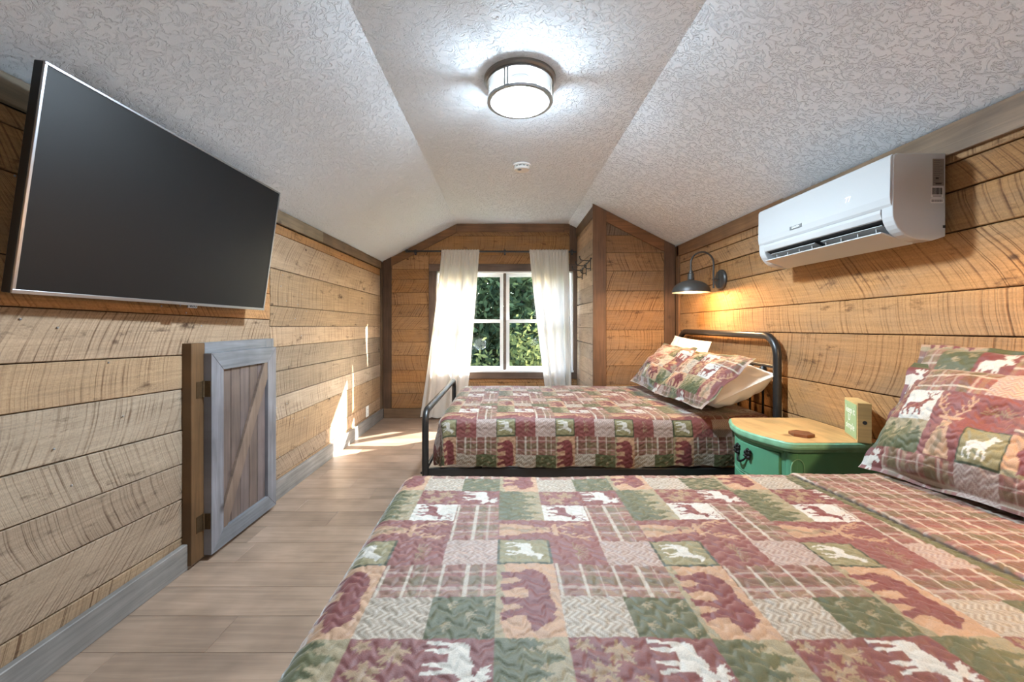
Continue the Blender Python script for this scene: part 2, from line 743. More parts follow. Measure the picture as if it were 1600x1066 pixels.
CHALK = simple('white_lettering', C(228, 230, 214), 0.7)
GRASS = simple('grass_ground', C(86, 98, 52), 0.95, noise=0.4, nscale=3)
BARK = simple('tree_bark', C(82, 66, 50), 0.9, noise=0.4, nscale=12)
LEAF_A = leaf_mat('dark_green_leaves', C(36, 48, 34), C(74, 86, 56))
LEAF_B = leaf_mat('olive_green_leaves', C(58, 68, 40), C(116, 118, 70))
ORANGEB = (None,)

# tints of the boards
T_ORANGE = [C(224, 170, 114), C(216, 160, 102), C(228, 176, 122), C(208, 152, 96), C(218, 164, 110)]
T_TAN = [C(206, 176, 142), C(198, 166, 130), C(212, 182, 150), C(194, 160, 124)]
T_GREYTAN = [C(200, 180, 156), C(190, 170, 146), C(206, 186, 164), C(196, 174, 150)]
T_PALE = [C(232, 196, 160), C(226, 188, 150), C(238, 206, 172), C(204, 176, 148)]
T_TRIM = C(112, 84, 60)
T_TRIMG = C(146, 128, 104)
T_GREY = C(124, 122, 120)


def pick(lst):
    c = random.choice(lst)
    k = random.uniform(0.54, 0.72)
    return (c[0] * k, c[1] * k, c[2] * k, 1)


def mix_t(a, b, t):
    return tuple(a[i] * (1 - t) + b[i] * t for i in range(3)) + (1,)


# ================================================================= SETTING
map_left = lambda a, c, d: (XL + d, a, c)
map_right = lambda a, c, d: (XR - d, a, c)
map_far = lambda a, c, d: (a, YF - d, c)
map_cfront = lambda a, c, d: (a, YC - d, c)
map_cside = lambda a, c, d: (XC - d, a, c)
map_floor = lambda a, c, d: (a, c, d)

# ---- floor
floor = MB().box(XL - 0.1, XR + 0.1, YB - 0.1, YF + 0.1, -0.12, -0.016).build('floor', DARKGAP)
tag(floor, 'taupe wood-look laminate floor laid across the room', 'floor', kind='structure')
y = 2.658 - 0.19 * 12
row = 0
while y < YF:
    y1 = min(y + 0.19, YF)
    x = XL - random.uniform(0.1, 1.1)
    while x < XR:
        x1 = x + 1.22
        a0, a1 = max(x, XL), min(x1, XR)
        if a1 - a0 > 0.03 and (y1 > 0.3):
            k = random.uniform(0.88, 1.1)
            t = C(154, 131, 113)
            board('floor_plank', rect(a0, a1, y, y1), map_floor, 0.014, FLOORM, floor, gap=0.0007, chamfer=0.0008,
                  tint=(t[0] * k, t[1] * k, t[2] * k, 1))
        x = x1
    y = y1
    row += 1

# ---- ceiling: three planes, one plastered surface
cy0, cy1 = YB - 0.1, YF + 0.15
prof = [(XL - 0.12, ceil_z(XL) - 0.12 * (ZC - ZW) / (XA - XL)), (XA, ZC), (XB, ZC), (XR + 0.12, ceil_z(XR) - 0.12 * (ZC - ZW) / (XR - XB))]
V, F = [], []
for yy in (cy0, cy1):
    for (x, z) in prof:
        V.append((x, yy, z))
    for (x, z) in prof:
        V.append((x, yy, z + 0.1))
for i in range(3):
    F.append((i, i + 1, 8 + i + 1, 8 + i))
    F.append((4 + i, 12 + i, 12 + i + 1, 4 + i + 1))
F += [(0, 8, 12, 4), (3, 7, 15, 11), (0, 4, 5, 1), (1, 5, 6, 2), (2, 6, 7, 3), (8, 9, 13, 12), (9, 10, 14, 13), (10, 11, 15, 14)]
ceiling = obj('ceiling', V, F, PLASTER)
tag(ceiling, 'white knockdown-textured tray ceiling with two sloping sides', 'ceiling', kind='structure')

# ---- left wall
wl = MB().box(XL - 0.12, XL - 0.02, YB, YF + 0.1, -0.02, ZW + 0.05).build('wall_left', DARKGAP)
tag(wl, 'rough sawn board wall below the sloping ceiling, television side', 'wall', kind='structure')
seam_n = [(1.890, 1.890), (1.831, 1.825), (1.685, 1.660), (1.419, 1.400), (1.256, 1.230), (1.072, 1.025), (0.913, 0.857),
          (0.7195, 0.649), (0.552, 0.487), (0.3826, 0.316), (0.193, 0.126), (0.03, 0.02)]
tn = [T_ORANGE, T_ORANGE, T_ORANGE, T_ORANGE, T_TAN, T_TAN, T_GREYTAN, T_GREYTAN, T_GREYTAN, T_GREYTAN, T_TAN]


def zline(s, yy, ya=1.3, yb=2.62):
    return s[0] + (s[1] - s[0]) * (yy - ya) / (yb - ya)


for i in range(len(seam_n) - 1):
    a, b_ = seam_n[i], seam_n[i + 1]
    ya, yb = 0.3, 2.78
    p = [(ya, zline(b_, ya)), (yb, zline(b_, yb)), (yb, zline(a, yb)), (ya, zline(a, ya))]
    board('plank', p, map_left, 0.018, SAWN, wl, gap=random.uniform(0.001, 0.0035), chamfer=0.003, tint=pick(tn[i]),
          front=random.uniform(-0.002, 0.003))
seam_f = [(1.890, 1.890), (1.823, 1.803), (1.577, 1.545), (1.321, 1.3045), (1.181, 1.168), (1.039, 1.031), (0.872, 0.852),
          (0.695, 0.694), (0.531, 0.542), (0.265, 0.272), (0.14, 0.14), (0.03, 0.03)]
tf = [T_ORANGE, T_TAN, T_TAN, T_TAN, T_TAN, T_GREYTAN, T_GREYTAN, T_GREYTAN, T_TAN, T_PALE, T_TAN]
for i in range(len(seam_f) - 1):
    a, b_ = seam_f[i], seam_f[i + 1]
    cuts = [2.782, 5.25]
    if i == 9:
        cuts = [2.782, 3.65, 5.25]
    for k in range(len(cuts) - 1):
        ya, yb = cuts[k], cuts[k + 1]
        z = lambda s, yy: zline(s, yy, 2.8, 5.25)
        p = [(ya, z(b_, ya)), (yb, z(b_, yb)), (yb, z(a, yb)), (ya, z(a, ya))]
        board('plank', p, map_left, 0.018, SAWN, wl, gap=random.uniform(0.001, 0.003), chamfer=0.003, tint=pick(tf[i]),
              front=random.uniform(-0.002, 0.003))
# nail heads of the left wall (tiny dots, joined)
nb = MB()
for k in range(46):
    yy = random.uniform(1.3, 3.4)
    zz = random.uniform(0.2, 1.85)
    Mx = Matrix.Translation((XL + 0.003, yy, zz)) @ Matrix.Rotation(PI / 2, 4, 'Y')
    nb.lathe([(0.0, 0.0025), (0.003, 0.002), (0.0042, 0.0)], Mx, 8)
nails = nb.build('nail_heads', SILVER, wl, smooth=True)
nails['kind'] = 'stuff'

# ---- right wall
wr = MB().box(XR + 0.02, XR + 0.12, YB, YF + 0.1, -0.02, ZW + 0.05).build('wall_right', DARKGAP)
tag(wr, 'honey brown rough sawn board wall behind the headboards', 'wall', kind='structure')
seam_r = [(1.90, 1.90), (1.83, 1.805), (1.7205, 1.683), (1.561, 1.520), (1.3285, 1.297), (1.155, 1.130), (0.875, 0.860),
          (0.655, 0.645), (0.43, 0.43), (0.20, 0.20), (0.03, 0.03)]
for i in range(len(seam_r) - 1):
    a, b_ = seam_r[i], seam_r[i + 1]
    z = lambda s, yy: zline(s, yy, 1.4, 4.15)
    cuts = [0.5, 4.235] if i not in (1,) else [0.5, 2.3, 4.235]
    for k in range(len(cuts) - 1):
        ya, yb = cuts[k], cuts[k + 1]
        p = [(ya, z(b_, ya)), (yb, z(b_, yb)), (yb, z(a, yb)), (ya, z(a, ya))]
        board('plank', p, map_right, 0.018, SAWN, wr, gap=random.uniform(0.0015, 0.0035), chamfer=0.003, tint=pick(T_ORANGE),
              front=random.uniform(-0.002, 0.003))

# ---- far wall with the window opening
WX0, WX1, WZ0, WZ1 = -0.877, 0.857, 0.604, 1.867        # clear opening
CX0, CX1, CZ0, CZ1 = -0.974, 0.908, 0.500, 1.959        # outside of the casing
fb = MB()
fb.box(XL - 0.1, WX0, YF + 0.02, YF + 0.14, -0.02, 2.6)
fb.box(WX1, 1.9, YF + 0.02, YF + 0.14, -0.02, 2.6)
fb.box(WX0, WX1, YF + 0.02, YF + 0.14, -0.02, WZ0)
fb.box(WX0, WX1, YF + 0.02, YF + 0.14, WZ1, 2.6)
wf_ = fb.build('wall_far', DARKGAP)
tag(wf_, 'rough sawn board gable wall around the curtained window', 'wall', kind='structure')
seam_w = [2.375, 2.318, 2.073, 1.894, 1.766, 1.597, 1.446, 1.290, 1.127, 0.967, 0.798, 0.608, 0.454, 0.312, 0.123]


def clip_roof(p):
    k = (ZC - ZW) / (XA - XL)
    p = clip_poly(p, k, -1, ZW - k * XL)
    k2 = (ZC - ZW) / (XR - XB)
    p = clip_poly(p, -k2, -1, ZW + k2 * XR)
    return p


def far_plank(a0, a1, z0, z1):
    p = clip_roof(rect(a0, a1, z0, z1))
    if len(p) > 2 and abs(poly_area(p)) > 0.001:
        board('plank', p, map_far, 0.018, SAWN, wf_, gap=random.uniform(0.001, 0.002), chamfer=0.0025, tint=pick(T_ORANGE),
              front=random.uniform(-0.002, 0.002))


for i in range(len(seam_w) - 1):
    z1, z0 = seam_w[i], seam_w[i + 1]
    if z0 >= CZ1:
        far_plank(-1.56, XC, z0, z1)
    elif z1 <= CZ0:
        far_plank(-1.56, XC, z0, z1)
    else:
        far_plank(-1.56, CX0 - 0.001, z0, z1)
        if z1 > CZ1 + 0.01:
            far_plank(CX0, XC, CZ1, z1)
        if z0 < CZ0 - 0.01:
            far_plank(CX0, XC, z0, CZ0)

# ---- closet box in the far right corner
cf = MB().box(XC + 0.02, XR + 0.02, YC + 0.02, YC + 0.1, -0.02, 2.5).build('wall_closet_front', DARKGAP)
tag(cf, 'board-clad closet front facing the bed, left of the wall lamp', 'wall', kind='structure')
seam_c = [2.30, 2.103, 1.928, 1.737, 1.537, 1.334, 1.135, 0.932, 0.769, 0.58, 0.38, 0.19, 0.03]
for i in range(len(seam_c) - 1):
    p = clip_roof(rect(1.0, 1.64, seam_c[i + 1], seam_c[i]))
    if len(p) > 2 and abs(poly_area(p)) > 0.002:
        tt = pick([C(190, 142, 96), C(198, 150, 102), C(204, 156, 108)]) if i else C(120, 98, 78)
        board('plank', p, map_cfront, 0.018, SAWN, cf, gap=0.0012, chamfer=0.0025, tint=tt, front=random.uniform(-0.002, 0.002))
cs = MB().box(XC + 0.02, XC + 0.1, YC + 0.02, YF + 0.02, -0.02, 2.5).build('wall_closet_side', DARKGAP)
tag(cs, 'pale sunlit board-clad closet side next to the window', 'wall', kind='structure')
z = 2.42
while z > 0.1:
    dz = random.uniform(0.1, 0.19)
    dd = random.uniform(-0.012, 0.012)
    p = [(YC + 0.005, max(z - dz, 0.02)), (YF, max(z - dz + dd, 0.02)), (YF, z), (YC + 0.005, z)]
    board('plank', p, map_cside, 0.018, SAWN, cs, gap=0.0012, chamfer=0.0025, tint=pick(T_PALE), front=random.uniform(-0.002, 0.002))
    z -= dz

# ---- rear wall behind the camera
rw = MB().box(XL - 0.12, XR + 0.12, YB - 0.1, YB, -0.02, 2.6).build('wall_rear', REARM)
tag(rw, 'plain wall behind the camera', 'wall', kind='structure')

# ---- trim boards
n_trim = [0]


def trim(poly, mapf, tint, label, thick=0.02, vert=False, front=0.02):
    n_trim[0] += 1
    o = board('trim_%d' % n_trim[0], poly, mapf, thick, STAIN, None, gap=0.0, chamfer=0.002, tint=tint, vert=vert, front=front)
    return tag(o, label, 'trim', kind='structure')


ZT = ZW - 0.002
trim(rect(0.3, 3.55, 1.892, ZT), map_left, T_TRIMG, 'weathered top board along the television wall, near length')
trim(rect(3.55, 5.20, 1.892, ZT), map_left, C(128, 104, 80), 'brown top board along the television wall, far length')
trim(rect(0.5, 2.6, 1.858, ZT - 0.006), map_right, C(140, 116, 92), 'weathered top board above the air conditioner')
trim(rect(2.6, 4.20, 1.875, ZT), map_right, C(132, 98, 68), 'brown top board above the black wall lamp')
trim(rect(5.215, 5.298, 0.12, 1.978), map_left, C(104, 84, 64), 'narrow corner post on the television wall beside the window wall', vert=True)
trim(rect(XL + 0.022, -1.452, 0.12, 2.046), map_far, C(96, 72, 54), 'dark corner post on the window wall, left end', vert=True)
k = (ZC - ZW) / (XA - XL)
zs = lambda x: ZW + k * (x - XL)
trim([(-1.452, zs(-1.452) - 0.112), (XA, ZC - 0.112), (XA, ZC - 0.004), (-1.452, zs(-1.452) - 0.004)], map_far, C(136, 98, 64),
     'sloping board under the ceiling left of the curtain rod')
trim(rect(XA + 0.001, 0.745, ZC - 0.108, ZC - 0.003), map_far, C(134, 96, 64), 'level board under the flat ceiling above the window')
trim(clip_roof(rect(0.815, XC - 0.002, CZ1, 2.45)), map_far, C(112, 84, 62), 'short post between window casing and ceiling by the closet', vert=True)
trim(clip_roof(rect(0.746, 0.814, ZC - 0.108, ZC - 0.003)), map_far, C(128, 92, 62), 'small block under the ceiling above the right curtain')
p = clip_roof(rect(XC - 0.022, 1.023, 0.0, 2.47))
p = [(a, c - 0.003) if c > 0.1 else (a, c) for a, c in p]
trim(p, map_cfront, C(116, 82, 56), 'tall corner post of the closet', vert=True)
k2 = (ZC - ZW) / (XR - XB)
zr = lambda x: ZW + k2 * (XR - x)
trim([(1.024, zr(1.024) - 0.118), (1.615, zr(1.615) - 0.118), (1.615, zr(1.615) - 0.003), (1.024, zr(1.024) - 0.003)], map_cfront,
     C(134, 92, 58), 'sloping board on top of the closet front')
trim([(1.616, 0.0), (1.722, 0.0), (1.722, zr(1.722) - 0.003), (1.616, zr(1.616) - 0.003)], map_cfront, C(104, 76, 56),
     'closet post meeting the headboard wall', vert=True)
trim(rect(4.155, 4.224, 0.0, 1.978), map_right, C(128, 92, 62), 'narrow corner strip on the headboard wall beside the closet', vert=True)
trim(rect(YC + 0.0, YF - 0.02, 2.30, 2.408), map_cside, C(120, 94, 68), 'short top board on the closet side', front=0.018)

o = board('baseboard_left', rect(0.3, YF - 0.02, 0.0, 0.125), map_left, 0.024, STAIN, None, 0, 0.003, C(134, 130, 126), front=0.026)
tag(o, 'grey stained baseboard along the television wall', 'baseboard', kind='structure')
o = board('baseboard_far', rect(XL + 0.03, XC - 0.02, 0.0, 0.123), map_far, 0.024, STAIN, None, 0, 0.003, C(128, 100, 74), front=0.024)
tag(o, 'brown baseboard under the window', 'baseboard', kind='structure')

# ================================================================= WINDOW
win = empty('window_1', (0, YF, WZ0), 'white twin double-hung window with dark wooden casing', 'window', kind='structure')
TC = C(108, 88, 74)
board('casing_board', rect(CX0, CX1, WZ1, CZ1), map_far, 0.04, STAIN, win, 0, 0.002, TC, front=0.024)
board('casing_board', rect(CX0, CX1, CZ0, WZ0 - 0.015), map_far, 0.04, STAIN, win, 0, 0.002, TC, front=0.024)
board('casing_board', rect(CX0, WX0, WZ0 - 0.015, WZ1), map_far, 0.04, STAIN, win, 0, 0.002, TC, vert=True, front=0.024)
board('casing_board', rect(WX1, CX1, WZ0 - 0.015, WZ1), map_far, 0.04, STAIN, win, 0, 0.002, TC, vert=True, front=0.024)
yo0, yo1 = YF + 0.0, YF + 0.13
MB().box(WX0 - 0.005, WX1 + 0.005, YF - 0.03, yo1, WZ0 - 0.02, WZ0 + 0.005).build('sill', VINYL, win, bevel=0.002)
MB().box(WX0, WX1, yo0, yo1, WZ1 - 0.02, WZ1).build('head_jamb', VINYL, win)
MB().box(WX0, WX0 + 0.02, yo0, yo1, WZ0, WZ1).build('side_jamb', VINYL, win)
MB().box(WX1 - 0.02, WX1, yo0, yo1, WZ0, WZ1).build('side_jamb', VINYL, win)
MULL = simple('weathered_mullion', C(120, 106, 96), 0.7, noise=0.3)
MB().box(-0.028, 0.006, yo0 + 0.02, yo1, WZ0, WZ1 - 0.02).build('mullion_post', MULL, win, bevel=0.002)
ZMEET = 1.24


def sash(x0, x1, z0, z1, yy, st=0.042):
    s = MB()
    s.box(x0, x0 + st, yy, yy + 0.03, z0, z1)
    s.box(x1 - st, x1, yy, yy + 0.03, z0, z1)
    s.box(x0 + st, x1 - st, yy, yy + 0.03, z0, z0 + st)
    s.box(x0 + st, x1 - st, yy, yy + 0.03, z1 - st, z1)
    so = s.build('sash', VINYL, win)
    MB().box(x0 + st - 0.004, x1 - st + 0.004, yy + 0.012, yy + 0.017, z0 + st - 0.004, z1 - st + 0.004).build('pane', GLASS, so)


for (x0, x1) in ((WX0 + 0.02, -0.03), (0.008, WX1 - 0.02)):
    sash(x0, x1, WZ0 + 0.006, ZMEET + 0.015, YF + 0.035)
    sash(x0, x1, ZMEET - 0.03, WZ1 - 0.02, YF + 0.075)

# ================================================================= BARN-STYLE ACCESS DOOR
door = empty('door_1', (XL, 2.4, 0), 'small grey barn-style access door with diagonal brace', 'door', kind='structure')
TG = C(120, 123, 128)
FX = 0.045
DY0, DY1, DZ1 = 2.026, 2.745, 1.103
board('jamb_board', rect(DY0, DY0 + 0.09, 0.02, DZ1), map_left, FX, STAIN, door, 0, 0.002, C(104, 78, 52), vert=True, front=FX)
board('jamb_board', rect(DY1 - 0.09, DY1, 0.02, DZ1), map_left, FX, STAIN, door, 0, 0.002, TG, vert=True, front=FX)
board('head_board', rect(DY0 + 0.09, DY1 - 0.09, DZ1 - 0.09, DZ1), map_left, FX, STAIN, door, 0, 0.002, TG, front=FX)
LY0, LY1, LZ0, LZ1 = 2.107, 2.70, 0.027, 1.05
LX = 0.086
leaf = MB().box(XL + FX, XL + FX + 0.012, LY0 + 0.02, LY1 - 0.02, LZ0 + 0.02, LZ1 - 0.02).build('door_leaf', DARKGAP, door)
st = 0.092
rl = st
mit = lambda pts: pts
fr = dict(map=map_left)
board('frame_rail', [(LY0, LZ1), (LY0 + st, LZ1 - rl), (LY1 - st, LZ1 - rl), (LY1, LZ1)], map_left, 0.04, STAIN, leaf, 0.0004, 0.0015, TG, front=LX)
board('frame_rail', [(LY0, LZ0), (LY1, LZ0), (LY1 - st, LZ0 + rl), (LY0 + st, LZ0 + rl)], map_left, 0.04, STAIN, leaf, 0.0004, 0.0015, TG, front=LX)
board('frame_stile', [(LY0, LZ0), (LY0 + st, LZ0 + rl), (LY0 + st, LZ1 - rl), (LY0, LZ1)], map_left, 0.04, STAIN, leaf, 0.0004, 0.0015, C(122, 122, 128), vert=True, front=LX)
board('frame_stile', [(LY1, LZ0), (LY1, LZ1), (LY1 - st, LZ1 - rl), (LY1 - st, LZ0 + rl)], map_left, 0.04, STAIN, leaf, 0.0004, 0.0015, C(122, 122, 128), vert=True, front=LX)
ny = 5
for i in range(ny):
    w = (LY1 - LY0 - 2 * st) / ny
    a0 = LY0 + st + i * w
    board('panel_board', rect(a0, a0 + w, LZ0 + rl - 0.02, LZ1 - rl + 0.02), map_left, 0.012, STAIN, leaf, 0.0016, 0.003,
          mix_t(C(112, 100, 98), C(104, 88, 78), random.random()), vert=True, front=FX + 0.024)
a0, a1, b0, b1 = LY0 + st, LY1 - st, LZ0 + rl, LZ1 - rl
bw = 0.062
board('brace', [(a0, b0 - 0.0), (a0 + bw * 0.55, b0), (a1, b1 - bw * 1.6), (a1, b1), (a1 - bw * 0.55, b1), (a0, b0 + bw * 1.6)], map_left, 0.016, STAIN, leaf,
      0.0004, 0.0015, C(118, 100, 88), vert=True, front=LX - 0.002)
for zz in (0.20, 0.87):
    h = MB()
    h.box(XL + FX, XL + FX + 0.003, LY0 - 0.05, LY0 - 0.008, zz - 0.04, zz + 0.04)
    h.box(XL + FX + 0.002, XL + LX - 0.004, LY0 - 0.004, LY0 - 0.001, zz - 0.04, zz + 0.04)
    h.tube([(XL + FX + 0.005, LY0 - 0.006, zz - 0.042), (XL + FX + 0.005, LY0 - 0.006, zz + 0.042)], 0.0055, 8)
    h.build('hinge', HINGEM, door)

# ================================================================= OUTSIDE
GZ = -2.7
gr = MB().box(-40, 40, YF + 0.3, 60, GZ - 0.2, GZ).build('ground', GRASS)
tag(gr, 'grassy ground outside the window', 'ground', kind='structure')


def crown_mesh(name, mat, n, rx, ry, rz, leaf, seed):
    r = np.random.default_rng(seed)
    # clumps of leaves around the crown
    nc = 60
    d = r.normal(size=(nc, 3))
    d /= np.linalg.norm(d, axis=1)[:, None]
    cc = d * np.array([rx, ry, rz]) * r.uniform(0.35, 1.0, (nc, 1)) ** 0.6
    ci = r.integers(0, nc, n)
    p = cc[ci] + r.normal(size=(n, 3)) * 0.2 * np.array([rx, ry, rz])
    a = r.normal(size=(n, 3))
    a /= np.linalg.norm(a, axis=1)[:, None]
    b = np.cross(a, r.normal(size=(n, 3)))
    b /= np.linalg.norm(b, axis=1)[:, None]
    s = leaf * r.uniform(0.6, 1.3, (n, 1))
    V = np.empty((n, 4, 3))
    V[:, 0] = p - a * s
    V[:, 1] = p + b * s * 0.42
    V[:, 2] = p + a * s
    V[:, 3] = p - b * s * 0.42
    me = bpy.data.meshes.new(name)
    me.from_pydata(V.reshape(-1, 3).tolist(), [], np.arange(4 * n).reshape(n, 4).tolist())
    me.materials.append(mat)
    return me


crownA = crown_mesh('foliage', LEAF_A, 9000, 1.5, 1.4, 2.8, 0.10, 1)
crownB = crown_mesh('foliage', LEAF_B, 5000, 1.2, 1.1, 1.7, 0.085, 2)


def tree(x, y, ztop, kind, sc, label, rot):
    me = crownA if kind == 0 else crownB
    rz = (2.8 if kind == 0 else 1.7) * sc
    t = empty('tree', (x, y, GZ), label, 'tree', 'trees outside the window')
    o = bpy.data.objects.new('foliage', me)
    COL.objects.link(o)
    o.parent = t
    o.location = (0, 0, ztop - rz - GZ)
    o.scale = (sc, sc, sc)
    o.rotation_euler = (0, 0, rot)
    o['kind'] = 'stuff'
    MB().tube([(x, y, GZ), (x + 0.05, y, (GZ + ztop) / 2), (x, y + 0.05, ztop - rz * 0.5)], [0.14 * sc, 0.1 * sc, 0.04 * sc], 8).build('trunk', BARK, t, smooth=True)


tree(-1.5, 11.0, 3.9, 0, 1.15, 'tall dark tree behind the left window panes', 0.3)
tree(0.5, 11.8, 4.3, 0, 1.2, 'tall dark tree behind the upper right panes', 1.9)
tree(2.6, 12.4, 3.7, 0, 1.1, 'dark tree behind the right curtain', 4.0)
tree(-3.6, 12.0, 4.0, 0, 1.15, 'dark tree behind the left curtain', 2.6)
tree(0.75, 9.4, 0.95, 1, 1.0, 'yellowish bush low behind the lower right panes', 0.8)
tree(-0.9, 9.2, 0.35, 1, 0.95, 'olive bush low behind the lower left panes', 2.2)
tree(-0.4, 15.5, 5.2, 0, 1.5, 'tall tree at the back behind the window mullion', 3.3)
tree(2.2, 16.5, 5.4, 0, 1.5, 'tall tree at the back behind the right panes', 0.9)
tree(-3.0, 16.5, 5.4, 0, 1.5, 'tall tree at the back behind the left panes', 2.0)
tree(4.6, 14.5, 3.6, 0, 1.1, 'distant dark tree beyond the right curtain', 5.0)
tree(-5.8, 14.0, 4.0, 0, 1.2, 'distant dark tree beyond the left curtain', 5.6)

# ================================================================= CURTAINS AND ROD
rod = empty('curtain_rod', (-0.2, YF - 0.09, 2.13), 'dark bronze curtain rod with small end finial above the window', 'curtain rod')
RZ = 1.2 + 113.5 * 5.21 / 650
RY = YF - 0.09
MB().tube([(-1.21, RY, RZ), (0.885, RY, RZ - 0.01)], 0.011, 10).build('pole', BLACK, rod, smooth=True, auto=40)
Mx = Matrix.Translation((-1.21, RY, RZ)) @ Matrix.Rotation(-PI / 2, 4, 'Y')
MB().lathe([(0.0, 0.05), (0.016, 0.045), (0.023, 0.028), (0.02, 0.012), (0.012, 0.004), (0.018, 0.0), (0.018, -0.012), (0.011, -0.014)], Mx, 14).build('finial', BLACK, rod, smooth=True)
for bx in (-1.14, -0.01, 0.84):
    b_ = MB()
    b_.box(bx - 0.008, bx + 0.008, RY, YF - 0.024 if bx == -0.01 else YF - 0.024, RZ - 0.02, RZ - 0.012)
    b_.box(bx - 0.012, bx + 0.012, YF - 0.027, YF - 0.0235, RZ - 0.04, RZ + 0.03)
    b_.tube([(bx, RY + 0.013, RZ - 0.018), (bx, RY, RZ - 0.024), (bx, RY - 0.014, RZ - 0.014), (bx, RY - 0.014, RZ + 0.012)], 0.005, 6)
    b_.build('bracket', BLACK, rod)


def curtain(label, top, bot, nf, seed, zb=0.02, mid=None):
    r = np.random.default_rng(seed)
    c = empty('curtain', ((top[0] + top[1]) / 2, RY, 0), label, 'curtain', 'cream curtains at the window')
    nu, nv = 220, 90
    u = np.linspace(0, 1, nu)[None, :]
    v = np.linspace(0, 1, nv)[:, None]          # 0 top, 1 bottom
    e = v ** 1.15
    x0 = top[0] + (bot[0] - top[0]) * e
    x1 = top[1] + (bot[1] - top[1]) * e
    warp = u + 0.03 * np.sin(2 * PI * u * 2 + seed) * v
    ph = r.uniform(0, 6)
    fold = np.sin(2 * PI * nf * warp + ph) * (0.6 + 0.4 * np.sin(2 * PI * 1.7 * u + ph * 2))
    fine = np.sin(2 * PI * nf * 3.1 * u + ph) * np.exp(-v * 7)
    amp = 0.012 + 0.034 * np.minimum(v * 2.5, 1)
    X = x0 + (x1 - x0) * u + 0 * fold
    Y = RY - 0.016 + fold * amp + fine * 0.007 + 0.02 * v
    Z = (RZ + 0.012) * (1 - v) + zb * v + 0.004 * np.sin(2 * PI * nf * u) * v + 0 * u
    Y = np.minimum(Y, YF - 0.05 + 0 * Y)
    X = X + 0.006 * np.cos(2 * PI * nf * warp + ph) * np.minimum(v * 3, 1)
    P = np.stack([X + 0 * Y, Y, Z + 0 * Y], -1)
    grid_obj('panel', P, CURTAIN, c)
    # gathered rod pocket: front and back layer with a small ruffle above the pole
    nv2 = 16
    v = np.linspace(0, 1, nv2)[:, None]
    a = 2 * PI * v
    g1 = np.sin(2 * PI * nf * 3.1 * u + ph)
    X = top[0] + (top[1] - top[0]) * u + 0 * v
    Y = RY + np.cos(a) * (0.017 + 0.004 * g1) + 0 * u
    Z = RZ - 0.004 + np.sin(a) * (0.022 + 0.004 * g1 * np.sin(a)) + 0 * u
    grid_obj('rod_pocket', np.stack([X, Y, Z], -1), CURTAIN, c)
    return c


fx = lambda px: (px - 790) * 5.21 / 650
curtain('cream curtain at the left, flaring toward the floor', (fx(690), fx(749)), (fx(655), fx(728)), 4.4, 3)
curtain('cream curtain at the right, beside the closet', (fx(827), fx(888)), (fx(857), fx(893)), 4, 9)

# ================================================================= TELEVISION
BL, BR, TL = Vector((-1.487, 1.25, 1.292)), Vector((-1.444, 2.483, 1.280)), Vector((-1.390, 1.25, 1.994))
U = (BR - BL)
TW = U.length
U.normalize()
W_ = TL - BL
TH = 0.709
W_ = (W_ - U * W_.dot(U)).normalized()
Nn = U.cross(W_)
if Nn.x < 0:
    Nn = -Nn
tvp = lambda a, b, d: BL + U * a + W_ * b + Nn * d
tv = empty('television', tvp(TW / 2, 0, -0.05), 'large flat television with dark screen tilted down from the board wall', 'television')


def tvbox(mb, a0, a1, b0, b1, d0, d1):
    vs = [tvp(a, b, d) for a in (a0, a1) for b in (b0, b1) for d in (d0, d1)]
    mb.add(vs, [(0, 1, 3, 2), (4, 6, 7, 5), (0, 4, 5, 1), (2, 3, 7, 6), (0, 2, 6, 4), (1, 5, 7, 3)])
    return mb


tvbox(MB(), 0.0, TW, 0.0, TH, -0.034, -0.004).build('housing', DBLACK, tv, bevel=0.003)
tvbox(MB(), 0.25, TW - 0.25, 0.12, TH - 0.25, -0.062, -0.034).build('rear_bulge', DBLACK, tv, bevel=0.006)
bz = 0.009
tvbox(MB(), 0.0, TW, 0.0, bz + 0.004, -0.004, 0.003).build('bezel_strip', SILVER, tv, bevel=0.0015)
tvbox(MB(), 0.0, TW, TH - bz, TH, -0.004, 0.003).build('bezel_strip', SILVER, tv, bevel=0.0015)
tvbox(MB(), 0.0, bz, bz + 0.004, TH - bz, -0.004, 0.003).build('bezel_strip', SILVER, tv, bevel=0.0015)
tvbox(MB(), TW - bz, TW, bz + 0.004, TH - bz, -0.004, 0.003).build('bezel_strip', SILVER, tv, bevel=0.0015)
tvbox(MB(), bz, TW - bz, bz + 0.004, TH - bz, -0.004, 0.0).build('screen', SCREEN, tv)
tab = tvbox(MB(), 0.668, 0.722, -0.012, 0.006, -0.004, 0.002).build('logo_tab', SILVER, tv, bevel=0.001)
text_obj('logo_lettering', 'VIZIO', 0.016, frame_matrix(tvp(0.695, -0.003, 0.0024), U, W_), DBLACK, tab)
mt = MB()
mt.box(XL + 0.004, XL + 0.02, 1.7, 2.0, 1.45, 1.85)
mt.tube([(XL + 0.02, 1.85, 1.66), tvp(0.6, 0.36, -0.06)], 0.02, 8)
mt.build('wall_bracket', BLACK, tv)

# ================================================================= AIR CONDITIONER
ac = empty('air_conditioner', (1.72, 2.05, 1.52), 'white split air conditioner on the wall above the nightstand', 'air conditioner')
AY0, AY1 = 1.627, 2.486
XW = 1.722


def extrude_y(mb, prof, y0, y1, inset=0.0):
    n = len(prof)
    V = [(XW - w, yy, zz) for yy in (y0, y1) for (w, zz) in prof]
    F = [tuple(range(n)), tuple(range(2 * n - 1, n - 1, -1))]
    for i in range(n):
        j = (i + 1) % n
        F.append((i, n + i, n + j, j))
    mb.add(V, F)
    return mb


